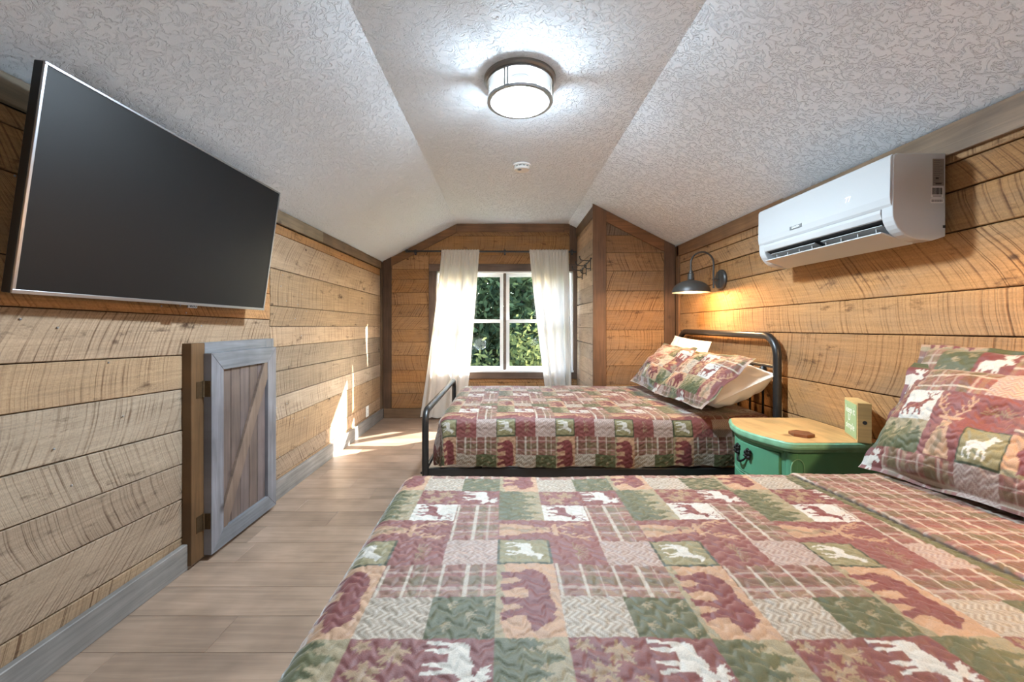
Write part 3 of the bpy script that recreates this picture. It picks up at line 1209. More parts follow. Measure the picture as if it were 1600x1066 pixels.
body = [(0, 1.545), (0, 1.866), (0.185, 1.866), (0.198, 1.86), (0.2, 1.655), (0.165, 1.635), (0.09, 1.60), (0.07, 1.56), (0.075, 1.535), (0.04, 1.53)]
extrude_y(MB(), body, AY0 + 0.012, AY1 - 0.012).build('housing', WHITEP, ac, bevel=0.003)
# end caps with the rounded lower front corner
capp = [(0, 1.542), (0, 1.868), (0.19, 1.868), (0.202, 1.862), (0.206, 1.845), (0.208, 1.66)]
capp += [(0.208 - 0.118 * (1 - math.cos(t)) - 0.0 , 1.64 - 0.112 * math.sin(t)) for t in [PI / 2 * i / 10 for i in range(0, 11)]]
capp += [(0.05, 1.526)]
for (y0, y1) in ((AY0, AY0 + 0.05), (AY1 - 0.05, AY1)):
    extrude_y(MB(), capp, y0, y1).build('end_cap', WHITEP, ac, bevel=0.004)
pan = [(0.199, 1.66), (0.199, 1.864), (0.206, 1.866), (0.213, 1.855), (0.216, 1.70), (0.213, 1.672), (0.207, 1.66)]
fp = extrude_y(MB(), pan, AY0 + 0.004, AY1 - 0.004).build('front_panel', WHITEP, ac, smooth=False, bevel=0.002)
low = [(0.19, 1.64), (0.20, 1.66), (0.211, 1.659), (0.212, 1.645), (0.205, 1.622), (0.198, 1.618)]
extrude_y(MB(), low, AY0 + 0.05, AY1 - 0.05).build('lower_lip', WHITEP, ac, bevel=0.002)
slot = [(0.08, 1.535), (0.10, 1.60), (0.188, 1.636), (0.192, 1.62), (0.12, 1.575), (0.098, 1.535)]
extrude_y(MB(), slot, AY0 + 0.052, AY1 - 0.052).build('outlet_slot', DBLACK, ac)
flap = [(0.205, 1.566), (0.203, 1.572), (0.12, 1.545), (0.075, 1.53), (0.075, 1.522), (0.12, 1.537)]
fl = extrude_y(MB(), flap, AY0 + 0.055, AY1 - 0.055).build('louver_flap', WHITEP, ac, bevel=0.0015)
inner = [(0.186, 1.600), (0.182, 1.604), (0.12, 1.575), (0.12, 1.569)]
for (y0, y1) in ((AY0 + 0.075, 2.03), (2.07, AY1 - 0.075)):
    extrude_y(MB(), inner, y0, y1).build('inner_louver', WHITEP, ac)
for i in range(8):
    yy = AY0 + 0.11 + i * 0.091
    extrude_y(MB(), [(0.175, 1.60), (0.17, 1.558), (0.13, 1.545), (0.13, 1.578)], yy, yy + 0.004).build('vane', WHITEP, ac)
badge = MB().box(XW - 0.2175, XW - 0.2155, 2.115, 2.205, 1.694, 1.712).build('badge', GREYP, fp)
text_obj('badge_lettering', 'UNIVEN', 0.016, frame_matrix((XW - 0.2178, 2.16, 1.703), (0, -1, 0), (0, 0, 1)), WHITEM, badge)
text_obj('display_digits', '77', 0.032, frame_matrix((XW - 0.2155, 1.832, 1.745), (0, -1, 0), (0, 0, 1)), DIGIT, fp)
# stickers on the near end
YN = AY0
lab = MB().box(XW - 0.052, XW - 0.008, YN - 0.001, YN, 1.74, 1.845).build('rating_label', LABELM, ac)
ln = MB()
for i in range(13):
    zz = 1.838 - i * 0.0072
    ln.box(XW - 0.049, XW - 0.049 + random.uniform(0.018, 0.037), YN - 0.0015, YN - 0.0008, zz - 0.0012, zz)
ln.box(XW - 0.041, XW - 0.030, YN - 0.0016, YN - 0.0008, 1.765, 1.772)
ln.box(XW - 0.042, XW - 0.018, YN - 0.0016, YN - 0.0008, 1.745, 1.751)
ln.build('label_print', INK, lab)['kind'] = 'stuff'
st1 = MB().box(XW - 0.058, XW - 0.012, YN - 0.001, YN, 1.694, 1.736).build('barcode_sticker', PAPER, ac)
ln = MB()
x = XW - 0.056
while x < XW - 0.016:
    w = random.choice((0.0007, 0.0012, 0.002))
    ln.box(x, x + w, YN - 0.0015, YN - 0.0008, 1.705, 1.732)
    x += w + random.choice((0.0007, 0.001, 0.0014))
ln.box(XW - 0.052, XW - 0.018, YN - 0.0015, YN - 0.0008, 1.698, 1.701)
ln.build('barcode_print', INK, st1)['kind'] = 'stuff'
st2 = MB().box(XW - 0.060, XW - 0.010, YN - 0.001, YN, 1.672, 1.690).build('small_sticker', PAPER, ac)
ln = MB()
x = XW - 0.057
while x < XW - 0.014:
    ln.box(x, x + 0.0015, YN - 0.0015, YN - 0.0008, 1.676, 1.686)
    x += random.choice((0.003, 0.0045))
ln.build('sticker_print', INK, st2)['kind'] = 'stuff'
MB().box(XW - 0.012, XW - 0.002, YN - 0.001, YN + 0.004, 1.575, 1.585).build('pipe_knockout', DBLACK, ac)

# ================================================================= CEILING FIXTURES
def ceiling_fixture(x, y, label):
    f = empty('ceiling_light', (x, y, ZC), label, 'ceiling light')
    T = Matrix.Translation((x, y, ZC))
    R0, R1, H = 0.186, 0.165, 0.118
    MB().lathe([(0.0, 0.0), (R0, 0.0), (R0, -0.012), (R0 - 0.008, -0.02), (R0 - 0.016, -0.02), (R0 - 0.02, -0.006), (0.0, -0.006)], T, 56).build('ceiling_pan', NICKEL, f, smooth=True, auto=35)
    MB().lathe([(0.06, -0.006), (0.06, -0.03), (0.05, -0.036), (0.0, -0.036)], T, 32).build('lamp_holder', WHITEM, f, smooth=True, auto=35)
    MB().lathe([(R1 - 0.004, -0.01), (R1, -0.01), (R1, -H), (R1 - 0.004, -H), (R1 - 0.004, -0.01)], T, 56).build('glass_drum', FIXGLASS, f, smooth=True, auto=35)
    MB().lathe([(0.0, -H + 0.004), (R1 - 0.005, -H + 0.004), (R1 - 0.005, -H), (0.0, -H)], T, 56).build('glass_bottom', FIXGLASSB, f, smooth=True, auto=35)
    MB().lathe([(R1 - 0.012, -H + 0.008), (R1 + 0.005, -H + 0.008), (R1 + 0.005, -H - 0.004), (R1 - 0.012, -H - 0.004), (R1 - 0.012, -H + 0.008)], T, 56).build('bottom_ring', NICKEL, f, smooth=True, auto=35)
    MB().lathe([(R1 - 0.004, -0.016), (R1 + 0.006, -0.016), (R1 + 0.006, -0.03), (R1 - 0.004, -0.03), (R1 - 0.004, -0.016)], T, 56).build('top_ring', NICKEL, f, smooth=True, auto=35)
    for a in (-115, 0, 118):
        a = math.radians(a)
        for da in (-0.045, 0.045):
            px, py = x + (R1 + 0.004) * math.cos(a + da), y + (R1 + 0.004) * math.sin(a + da)
            MB().tube([(px, py, ZC - 0.014), (px, py, ZC - H)], 0.0045, 6).build('strap', NICKEL, f)
    for s in (-1, 1):
        bx = x + s * 0.085
        Tb = Matrix.Translation((bx, y, ZC - 0.058)) @ Matrix.Rotation(s * PI / 2, 4, 'Y')
        MB().lathe([(0.014, -0.05), (0.016, -0.03), (0.03, 0.0), (0.031, 0.018), (0.022, 0.036), (0.0, 0.043)], Tb, 20).build('bulb', BULB, f, smooth=True)
    ld = bpy.data.lights.new('ceiling_bulb_light', 'POINT')
    ld.energy = CEIL_W
    ld.shadow_soft_size = 0.05
    ld.color = (0.70, 0.865, 1.0)
    lo = bpy.data.objects.new('ceiling_bulb_light', ld)
    COL.objects.link(lo)
    lo.location = (x, y, ZC - 0.075)
    ld = bpy.data.lights.new('ceiling_down_light', 'SPOT')
    ld.energy = CEIL_DOWN_W
    ld.spot_size = math.radians(172)
    ld.spot_blend = 0.5
    ld.shadow_soft_size = 0.09
    ld.color = (0.70, 0.865, 1.0)
    lo = bpy.data.objects.new('ceiling_down_light', ld)
    COL.objects.link(lo)
    lo.location = (x, y, ZC - 0.09)
    return f


ceiling_fixture(0.074, 2.17, 'round clear glass drum light on the flat ceiling')


def fill_globe(x, y, label):  # unseen globe on a stand, added to brighten walls and ceiling evenly
    t = empty('added_fill_lamp', (x, y, 0), label, 'fill light', 'fill globes added behind the camera')
    T = Matrix.Translation((x, y, 0))
    MB().lathe([(0.0, 0.0), (0.14, 0.0), (0.14, 0.012), (0.05, 0.022), (0.012, 0.03), (0.012, 0.40), (0.03, 0.42), (0.05, 0.44), (0.0, 0.442)], T, 24).build('stand', BLACK, t, smooth=True, auto=40)
    MB().lathe([(0.045, 0.442)] + [(0.17 * math.sin(a), 0.605 - 0.17 * math.cos(a)) for a in [0.3 + (PI - 0.3) * i / 14 for i in range(15)]], T, 32).build('globe', GLOBE, t, smooth=True)
    ld = bpy.data.lights.new('fill_globe_light', 'POINT')
    ld.energy = FILL_W
    ld.shadow_soft_size = 0.172
    ld.color = (0.70, 0.865, 1.0)
    lo = bpy.data.objects.new('fill_globe_light', ld)
    COL.objects.link(lo)
    lo.location = (x, y, 0.605)


fill_globe(-0.75, -1.45, 'unseen fill globe added behind the camera, television side')
fill_globe(0.9, -1.45, 'unseen fill globe added behind the camera, headboard side')

sd = empty('smoke_detector', (0.13, 3.34, ZC), 'small white round smoke detector on the ceiling beyond the drum light', 'smoke detector')
T = Matrix.Translation((0.13, 3.34, ZC))
MB().lathe([(0.0, 0.0), (0.072, 0.0), (0.072, -0.01), (0.066, -0.013), (0.0, -0.013)], T, 40).build('base', WHITEM, sd, smooth=True, auto=35)
MB().lathe([(0.056, -0.012), (0.056, -0.024)], T, 40).build('vent_ring', GREYP, sd, smooth=True, auto=35)
MB().lathe([(0.062, -0.023), (0.064, -0.028), (0.058, -0.04), (0.0, -0.043)], T, 40).build('cover', WHITEM, sd, smooth=True, auto=35)
for i in range(12):
    a = 2 * PI * i / 12
    MB().tube([(0.13 + 0.06 * math.cos(a), 3.34 + 0.06 * math.sin(a), ZC - 0.012), (0.13 + 0.06 * math.cos(a), 3.34 + 0.06 * math.sin(a), ZC - 0.026)], 0.004, 6).build('rib', WHITEM, sd)
MB().lathe([(0.0, -0.044), (0.016, -0.043), (0.016, -0.04)], Matrix.Translation((0.11, 3.32, ZC - 0.002)), 20).build('test_button', GREYP, sd, smooth=True)

# ================================================================= WALL LAMPS
def wall_lamp(yc, label):
    zc = 1.2 + 69 * 3.35 / 650
    l = empty('wall_lamp', (XR, yc, zc), label, 'wall lamp', 'gooseneck lamps above the beds')
    T = Matrix.Translation((XR - 0.004, yc, zc)) @ Matrix.Rotation(-PI / 2, 4, 'Y')
    MB().lathe([(0.0, 0.022), (0.072, 0.022), (0.08, 0.012), (0.08, 0.0)], T, 36).build('wall_plate', LAMPB, l, smooth=True, auto=35)
    xs = 1.492
    xm = XR - 0.07
    plane = lambda c, a, b: Vector((c[0] + a, yc, c[2] + b))
    r = (xm - xs) / 2
    cx = (xm + xs) / 2
    arcz = zc + 0.13
    pts = [Vector((xm, yc, zc - 0.07)), Vector((xm, yc, zc))] + [plane((cx, 0, arcz), r * math.cos(t), r * 1.0 * math.sin(t)) for t in [PI * i / 18 for i in range(19)]] + [Vector((xs, yc, zc + 0.07))]
    MB().tube(pts, 0.007, 10).build('gooseneck', LAMPB, l, smooth=True, auto=50)
    MB().tube([(XR - 0.02, yc, zc), (xm - 0.01, yc, zc)], 0.008, 10).build('arm_mount', LAMPB, l, smooth=True, auto=40)
    MB().tube([(XR - 0.029, yc, zc - 0.066), (XR - 0.029, yc, zc + 0.066)], 0.004, 6).build('plate_bar', LAMPB, l)
    Ts = Matrix.Translation((xs, yc, zc))
    MB().lathe([(0.0, 0.075), (0.014, 0.072), (0.016, 0.05), (0.024, 0.045), (0.026, 0.0), (0.02, -0.005)], Ts, 24).build('socket_cup', LAMPB, l, smooth=True, auto=40)
    outer = [(0.022, -0.002)] + [(0.142 * math.sin(t), -0.095 + 0.09 * math.cos(t)) for t in [0.2 + (PI / 2 - 0.2) * i / 12 for i in range(13)]] + [(0.144, -0.105)]
    inner = [(r_ - 0.003 if r_ > 0.02 else r_, z_ - 0.003) for r_, z_ in outer][::-1]
    inner[0] = (0.141, -0.105)
    MB().lathe(outer + inner, Ts, 44).build('shade', LAMPB, l, smooth=True, auto=50)
    MB().lathe([(0.0, -0.02), (0.014, -0.022), (0.016, -0.04), (0.03, -0.066), (0.024, -0.088), (0.0, -0.095)], Ts, 20).build('bulb', WARMB, l, smooth=True)
    ld = bpy.data.lights.new('warm_bulb_light', 'POINT')
    ld.energy = LAMP_W
    ld.color = (1.0, 0.62, 0.30)
    ld.shadow_soft_size = 0.03
    lo = bpy.data.objects.new('warm_bulb_light', ld)
    COL.objects.link(lo)
    lo.location = (xs, yc, zc - 0.1)


wall_lamp(3.35, 'black gooseneck dome lamp on the wall above the far headboard')
wall_lamp(0.86, 'black gooseneck dome lamp on the wall above the near bed')

# ================================================================= HOOKS AND OUTLET
hk = empty('hook_rail', (XC, 4.6, 1.84), 'small dark wire coat hook rail on the closet side by the window', 'coat hooks')
MB().tube([(XC - 0.012, 4.34, 1.885), (XC - 0.012, 4.99, 1.83)], 0.006, 8).build('rail', BLACK, hk, smooth=True)
for yy in (4.40, 4.64, 4.88):
    zz = 1.885 - (yy - 4.34) * 0.085
    x0 = XC - 0.012
    MB().tube([(x0, yy, zz + 0.02), (x0, yy, zz - 0.12)], 0.005, 8).build('hook_stem', BLACK, hk, smooth=True)
    MB().tube([(x0, yy, zz - 0.012)] + bezier((x0 - 0.02, yy, zz - 0.014), (x0 - 0.09, yy, zz - 0.012), (x0 - 0.115, yy, zz - 0.01), (x0 - 0.115, yy, zz + 0.03), 8) + [(x0 - 0.115, yy, zz + 0.036)],
              [0.0045] * 9 + [0.0045, 0.008], 8).build('upper_hook', BLACK, hk, smooth=True)
    MB().tube([(x0, yy, zz - 0.09)] + bezier((x0 - 0.01, yy, zz - 0.098), (x0 - 0.05, yy, zz - 0.1), (x0 - 0.065, yy, zz - 0.09), (x0 - 0.06, yy, zz - 0.05), 8),
              0.0045, 8).build('lower_hook', BLACK, hk, smooth=True)

ou = empty('wall_outlet', (XL, 4.72, 0.2), 'white wall outlet low on the television wall near the corner', 'outlet')
MB().box(XL + 0.003, XL + 0.010, 4.68, 4.76, 0.145, 0.265).build('cover_plate', WHITEM, ou, bevel=0.002)
for zz in (0.175, 0.225):
    s = MB().box(XL + 0.009, XL + 0.012, 4.70, 4.74, zz - 0.016, zz + 0.016).build('socket', VINYL, ou, bevel=0.002)
    MB().box(XL + 0.0118, XL + 0.0124, 4.711, 4.714, zz - 0.006, zz + 0.006).build('slot', INK, s)
    MB().box(XL + 0.0118, XL + 0.0124, 4.726, 4.729, zz - 0.006, zz + 0.006).build('slot', INK, s)

# ================================================================= QUILT PRINT
def srgb(r, g_, b):
    return np.array([lin(r), lin(g_), lin(b)]) * 0.58


K = dict(maroon=srgb(132, 64, 60), maroon2=srgb(140, 74, 68), tan=srgb(204, 160, 124), cream=srgb(214, 202, 184), white=srgb(226, 220, 208),
         olive=srgb(150, 140, 98), green=srgb(100, 100, 56), dgreen=srgb(88, 92, 52), gold=srgb(184, 150, 112), bear=srgb(130, 54, 52),
         brown=srgb(122, 88, 58), sand=srgb(168, 152, 116), border=srgb(58, 66, 34))


def inpoly(x, y, poly):
    inside = np.zeros(x.shape, bool)
    n = len(poly)
    j = n - 1
    for i in range(n):
        xi, yi = poly[i]
        xj, yj = poly[j]
        if yi != yj:
            c = ((yi > y) != (yj > y)) & (x < (xj - xi) * (y - yi) / (yj - yi) + xi)
            inside ^= c
        j = i
    return inside


def stroke(x, y, pts, w):
    m = np.zeros(x.shape, bool)
    for (x0, y0), (x1, y1) in zip(pts[:-1], pts[1:]):
        dx, dy = x1 - x0, y1 - y0
        L = dx * dx + dy * dy
        t = np.clip(((x - x0) * dx + (y - y0) * dy) / L, 0, 1)
        m |= (x - x0 - t * dx) ** 2 + (y - y0 - t * dy) ** 2 < w * w
    return m


BEAR = [(.2, .5), (.2, .62), (.3, .76), (.5, .86), (.75, .88), (1.0, .84), (1.2, .9), (1.36, .92), (1.5, .86), (1.56, .91), (1.63, .84), (1.72, .72), (1.86, .58),
        (1.82, .5), (1.7, .5), (1.6, .46), (1.52, .46), (1.5, .3), (1.62, .1), (1.42, .06), (1.36, .24), (1.3, .42), (1.22, .3), (1.2, .1), (1.02, .06), (1.06, .3),
        (1.04, .5), (.8, .5), (.78, .34), (.86, .1), (.68, .06), (.62, .3), (.54, .42), (.46, .3), (.5, .1), (.3, .06), (.3, .34)]
DEERB = [(.12, .58), (.16, .66), (.3, .68), (.5, .66), (.6, .74), (.66, .86), (.74, .92), (.8, .88), (.92, .82), (.9, .77), (.78, .77), (.74, .62), (.68, .5),
         (.66, .4), (.72, .22), (.7, .08), (.65, .08), (.66, .22), (.58, .38), (.56, .22), (.5, .08), (.46, .09), (.5, .24), (.48, .42), (.32, .42),
         (.28, .3), (.34, .08), (.28, .08), (.2, .28), (.18, .4), (.1, .28), (.14, .08), (.09, .08), (.04, .3), (.1, .46)]
MOOSE = [(.08, .56), (.14, .66), (.34, .66), (.52, .74), (.62, .7), (.7, .76), (.8, .72), (.94, .6), (.92, .52), (.84, .53), (.74, .58), (.66, .48), (.66, .36),
         (.7, .06), (.64, .06), (.6, .34), (.56, .34), (.52, .06), (.46, .06), (.48, .4), (.3, .4), (.26, .06), (.2, .06), (.2, .4), (.16, .38), (.1, .06),
         (.04, .06), (.1, .44)]
MOOSEH = [(.7, .76), (.56, .82), (.5, .96), (.58, .9), (.62, .98), (.68, .88), (.74, .97), (.8, .86), (.88, .94), (.86, .8), (.76, .74)]
HEADB = [(.2, .02), (.84, .02), (.8, .3), (.7, .6), (.66, .86), (.64, 1.0), (.62, 1.1), (.8, 1.16), (.84, 1.22), (.7, 1.24), (.6, 1.22), (.46, 1.24), (.36, 1.22),
         (.2, 1.24), (.22, 1.16), (.4, 1.1), (.38, 1.0), (.36, .86), (.3, .6), (.22, .3)]


def leafmask(x, y, cx, cy, s, rot):
    dx, dy = x - cx, y - cy
    th = np.arctan2(dy, dx) - rot
    r = np.hypot(dx, dy)
    R = s * (0.5 + 0.5 * np.abs(np.cos(2.5 * th)) ** 1.5) * (0.85 + 0.15 * np.cos(17 * th))
    return (r < R) & ~((np.abs(np.sin(2.5 * (th))) > 0.985) & (r > s * 0.1))


def plaid(a, b):
    """a: metres along the bands' crossing (u), b: along v"""
    base = np.empty(a.shape + (3,))
    base[:] = srgb(156, 100, 88)
    pa, pb = np.mod(a, 0.115) / 0.115, np.mod(b, 0.125) / 0.125

    def put(m, c, w):
        base[m] = base[m] * (1 - w) + c * w
    put((pa > .1) & (pa < .34), K['green'], .6)
    put((pa > .5) & (pa < .62), K['sand'], .5)
    put((pa > .74) & (pa < .92), K['brown'], .5)
    put((pb > .1) & (pb < .4), K['maroon'], .4)
    put((pb > .55) & (pb < .7), K['green'], .4)
    put((np.abs(pa - .42) < .035), K['cream'], .5)
    put((np.abs(pa - .96) < .03), K['cream'], .4)
    put((np.abs(pb - .05) < .028), K['cream'], .85)
    put((np.abs(pb - .48) < .028), K['cream'], .85)
    put((np.abs(pb - .76) < .018), K['cream'], .5)
    return base


def print_color(Ua, Va, du=0.1075, dv=0.125):
    """Ua rows (to the right of someone facing the headboard), Va columns (towards the headboard)"""
    shp = Ua.shape
    U6, V3 = np.mod(Ua, 6).ravel(), np.mod(Va, 3).ravel()
    out = np.empty((U6.size, 3))
    out[:] = K['maroon']
    mu, mv = Ua.ravel() * du, Va.ravel() * dv

    def blk(u0, u1, v0, v1):
        i = np.nonzero((U6 >= u0) & (U6 < u1) & (V3 >= v0) & (V3 < v1))[0]
        return i, U6[i] - u0, V3[i] - v0
    # pine forest
    i, x, y = blk(0, 2, 0, 1)
    c = np.tile(K['sand'], (i.size, 1))
    for k, (cx, h, w) in enumerate([(.12, .7, .2), (.4, .95, .24), (.68, .75, .22), (.95, .9, .25), (1.25, .72, .24), (1.52, .96, .25), (1.82, .8, .24)]):
        q = y / h
        half = w * 1.45 * (1 - q) ** 0.8 * (0.62 + 0.5 * (1 - np.mod(q * 7, 1)))
        m = (np.abs(x - cx) < half) & (q < 1)
        c[m] = K['green'] if k % 2 else K['dgreen']
    m = y < 0.32 + 0.05 * np.sin(x * 23)
    c[m] = K['dgreen']
    out[i] = c
    # maple leaves
    i, x, y = blk(0, 1, 1, 2)
    c = np.tile(K['maroon'], (i.size, 1))
    m = leafmask(x, y, .3, .66, .27, .6) | leafmask(x, y, .68, .36, .3, 2.1) | leafmask(x, y, .16, .2, .16, 1.2) | leafmask(x, y, .82, .84, .15, 0.2)
    c[m] = K['gold'] * .85
    out[i] = c
    # moose
    i, x, y = blk(0, 1, 2, 3)
    c = np.tile(K['maroon'], (i.size, 1))
    m = inpoly(x, y, MOOSE) | inpoly(x, y, MOOSEH)
    c[m] = K['white']
    out[i] = c
    # stag on white
    i, x, y = blk(1, 2, 1, 2)
    c = np.tile(K['white'], (i.size, 1))
    m = inpoly(x, y * 1.12, [(a, b * .86 + .04) for a, b in DEERB])
    m |= stroke(x, y, [(.7, .74), (.66, .84), (.56, .92)], .016) | stroke(x, y, [(.74, .74), (.8, .84), (.92, .92)], .016)
    m |= stroke(x, y, [(.66, .84), (.7, .94)], .014) | stroke(x, y, [(.8, .84), (.78, .94)], .014) | stroke(x, y, [(.86, .88), (.9, .82)], .012)
    c[m] = K['bear']
    out[i] = c
    # plaids
    for (u0, u1, v0, v1) in ((1, 3, 2, 3), (4, 5, 1, 3)):
        i, x, y = blk(u0, u1, v0, v1)
        out[i] = plaid(mu[i], mv[i])
    # stag head, portrait
    i, x, y = blk(2, 3, 0, 2)
    c = np.tile(K['maroon2'], (i.size, 1))
    m = inpoly(x, y, HEADB)
    for s in (-1, 1):
        f = lambda p: [(0.5 + s * (a - .5), b) for a, b in p]
        m |= stroke(x, y, f([(.58, 1.2), (.72, 1.36), (.86, 1.5), (.88, 1.72), (.8, 1.9)]), .03)
        m |= stroke(x, y, f([(.74, 1.38), (.68, 1.6)]), .022) | stroke(x, y, f([(.85, 1.5), (.76, 1.74)]), .022) | stroke(x, y, f([(.88, 1.62), (.96, 1.82)]), .02)
        m |= stroke(x, y, f([(.64, 1.28), (.58, 1.42)]), .02)
    c[m] = K['tan'] * .95
    m2 = m & (y < 1.0) & (np.abs(x - .5 + .06 * np.sin(y * 9)) < .07)
    c[m2] = K['gold'] * .75
    m3 = stroke(x, y, [(.42, 1.1), (.46, 1.1)], .022) | stroke(x, y, [(.56, 1.1), (.6, 1.1)], .022) | stroke(x, y, [(.47, .8), (.55, .8)], .03)
    c[m3] = K['maroon']
    out[i] = c
    # deer in an olive frame
    i, x, y = blk(3, 4, 0, 1)
    c = np.tile(K['olive'], (i.size, 1))
    m = inpoly((x - .1) / .8, (y - .08) / .84, DEERB)
    c[m] = K['white']
    m = (x < .05) | (x > .95) | (y < .05) | (y > .95)
    c[m] = K['border']
    out[i] = c
    # pine needles on maroon
    i, x, y = blk(3, 4, 1, 2)
    c = np.tile(K['maroon2'], (i.size, 1))
    for k in range(11):
        a = PI * (0.06 + k / 11)
        for s in (.26, .4):
            m = stroke(x, y, [(.5 + .08 * math.cos(a), .45 + .08 * math.sin(a)), (.5 + s * math.cos(a), .45 + s * .7 * math.sin(a))], .011)
            c[m] = K['gold'] * .7
    out[i] = c
    # woven cream
    for (u0, u1, v0, v1) in ((3, 4, 2, 3), (5, 6, 1, 2)):
        i, x, y = blk(u0, u1, v0, v1)
        zig = np.abs(np.mod(x * 3.5, 1) - .5) * 2
        wv = 0.5 + 0.5 * np.sin((y * 9 + zig * 1.3) * 2 * PI)
        base = K['cream'] if u0 == 5 else srgb(206, 186, 172)
        dk = srgb(158, 138, 116) if u0 == 5 else srgb(168, 134, 122)
        out[i] = base * wv[:, None] + dk * (1 - wv[:, None])
    # bear
    i, x, y = blk(4, 6, 0, 1)
    c = np.tile(K['tan'], (i.size, 1))
    m = y < .1 + .04 * np.sin(x * 7)
    c[m] = K['sand']
    m = inpoly(x, y, BEAR)
    c[m] = K['bear']
    out[i] = c
    # dark green with sprigs
    i, x, y = blk(5, 6, 2, 3)
    c = np.tile(K['dgreen'], (i.size, 1))
    for (cx, cy) in ((.2, .25), (.7, .2), (.45, .55), (.15, .8), (.8, .75)):
        for k in range(4):
            a = .4 + k * .55
            m = stroke(x, y, [(cx, cy), (cx + .16 * math.cos(a), cy + .16 * math.sin(a))], .014)
            c[m] = K['sand'] * .9
    out[i] = c
    return out.reshape(shp + (3,))


def stitch(a, b, amp, pitch=0.029):
    """meandering quilting lines as soft relief (metres)"""
    ph = 2 * PI * (b / pitch) + 1.9 * np.sin(2 * PI * a / 0.052 + 1.3 * np.sin(b * 2 * PI / 0.11)) + 0.8 * np.sin(2 * PI * a / 0.021 + b * 40)
    return amp * (np.sqrt(np.abs(np.sin(ph / 2))) - 0.6)


def smooth_noise(x, y, scale, seed):
    r = np.random.default_rng(seed)
    s = np.zeros(np.broadcast(x, y).shape)
    for k in range(7):
        kx, ky = r.normal(size=2) / scale * 2
        s = s + np.sin(kx * x + ky * y + r.uniform(0, 6.28))
    return s / 3.5


def quilt(label, x0, x1, y0, y1, ztop, drops, step, u_at_y, v_at_x, du, dv, amp, fold_x=None, rcorner=0.07, seed=0, belly=0.0, hem=0.0):
    """a bedspread over the block x0..x1, y0..y1; drops = (foot -x, far +y, near -y)"""
    df, dfar, dnear = drops
    a = np.arange(x0 - df, x1 + step, step)
    b = np.arange(y0 - dnear, y1 + dfar + step, step)
    A, B = np.meshgrid(a, b, indexing='ij')
    r = rcorner
    ex = np.maximum(x0 + r - A, 0)                       # beyond the foot edge
    eyp = np.maximum(B - (y1 - r), 0)
    eyn = np.maximum((y0 + r) - B, 0)
    ey = np.where(eyp > 0, eyp, eyn)
    sy = np.where(eyp > 0, 1.0, -1.0)
    e = np.hypot(ex, ey)
    L = r * PI / 2
    ang = np.minimum(e / L, 1) * PI / 2
    horiz = r * np.sin(ang)
    down = r * (1 - np.cos(ang)) + np.maximum(e - L, 0)
    nx = np.where(e > 1e-9, -ex / np.maximum(e, 1e-9), 0)
    ny = np.where(e > 1e-9, sy * ey / np.maximum(e, 1e-9), 0)
    # loose folds in the drop
    along = np.where(ex > ey, B, A)
    dn = np.maximum(e - L, 0)
    wave = belly * np.sin(np.minimum(dn / 0.25, 1) * PI * 0.75) + 0.012 * smooth_noise(along * 1.0, dn * .3, 0.12, seed + 3) * np.minimum(dn / 0.15, 1)
    corner = (ex > 0) & (ey > 0)
    wave = wave + np.where(corner, 0.01 * np.sin(6 * np.arctan2(ey, ex)) * np.minimum(dn / 0.1, 1), 0)
    X = np.where(ex > 0, x0 + r + nx * horiz, A) + nx * wave
    Y = np.where(ey > 0, np.where(eyp > 0, y1 - r, y0 + r), B)
    Y = np.where(ey > 0, Y + ny * horiz, B) + ny * wave
    Z = ztop - down + 0.006 * smooth_noise(A, B, 0.35, seed + 1) * np.exp(-dn * 10) + hem * smooth_noise(along, 0 * along, 0.1, seed + 7) * np.minimum(dn / 0.2, 1)
    Nx, Ny, Nz = nx * np.sin(ang), ny * np.sin(ang), np.cos(ang)
    s = stitch(A, B, amp)
    U_, V_ = (u_at_y - B) / du, (A - v_at_x) / dv
    rgb = print_color(U_, V_, du, dv)
    if fold_x is not None:
        fx0, slope = fold_x
        fl = A - (fx0 + slope * (y1 - B))
        m = fl > 0
        rgb[m] = plaid(B[m] * 0.9, A[m] * 0.9)
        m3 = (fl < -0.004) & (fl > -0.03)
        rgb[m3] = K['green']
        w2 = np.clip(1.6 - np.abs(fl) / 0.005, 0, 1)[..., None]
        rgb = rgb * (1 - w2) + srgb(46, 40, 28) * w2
        s = s + np.clip(fl / 0.014, 0, 1) * 0.008
    X, Y, Z = X + Nx * s, Y + Ny * s, Z + Nz * s
    keep = e < max(df, dfar, dnear) + r * 0.6
    edge = (ex > df + r - step) | (eyp > dfar + r - step) | (eyn > dnear + r - step)
    P = np.stack([X, Y, Z], -1)
    o = grid_obj('quilt', P, QUILT, None, rgb, keep)
    return tag(o, label, 'quilt', 'matching patchwork quilts')


# ================================================================= FAR BED
FB = dict(x0=-0.43, x1=1.66, y0=2.60, y1=3.98, z=0.615)
bed = empty('metal_bed', (0.6, 3.3, 0), 'black tube metal bed with arched headboard below the wall lamp', 'bed')
HX, FXX = 1.685, -0.498
HY0, HY1 = 2.58, 4.02


def arch(x, z1, rc, r):
    pts = [(x, HY0, 0.0), (x, HY0, z1 - rc)]
    pts += [(x, HY0 + rc - rc * math.cos(t), z1 - rc + rc * math.sin(t)) for t in [PI / 2 * i / 10 for i in range(1, 11)]]
    pts += [(x, HY1 - rc + rc * math.sin(t), z1 - rc + rc * math.cos(t)) for t in [PI / 2 * i / 10 for i in range(0, 11)]]
    pts += [(x, HY1, 0.0)]
    return pts


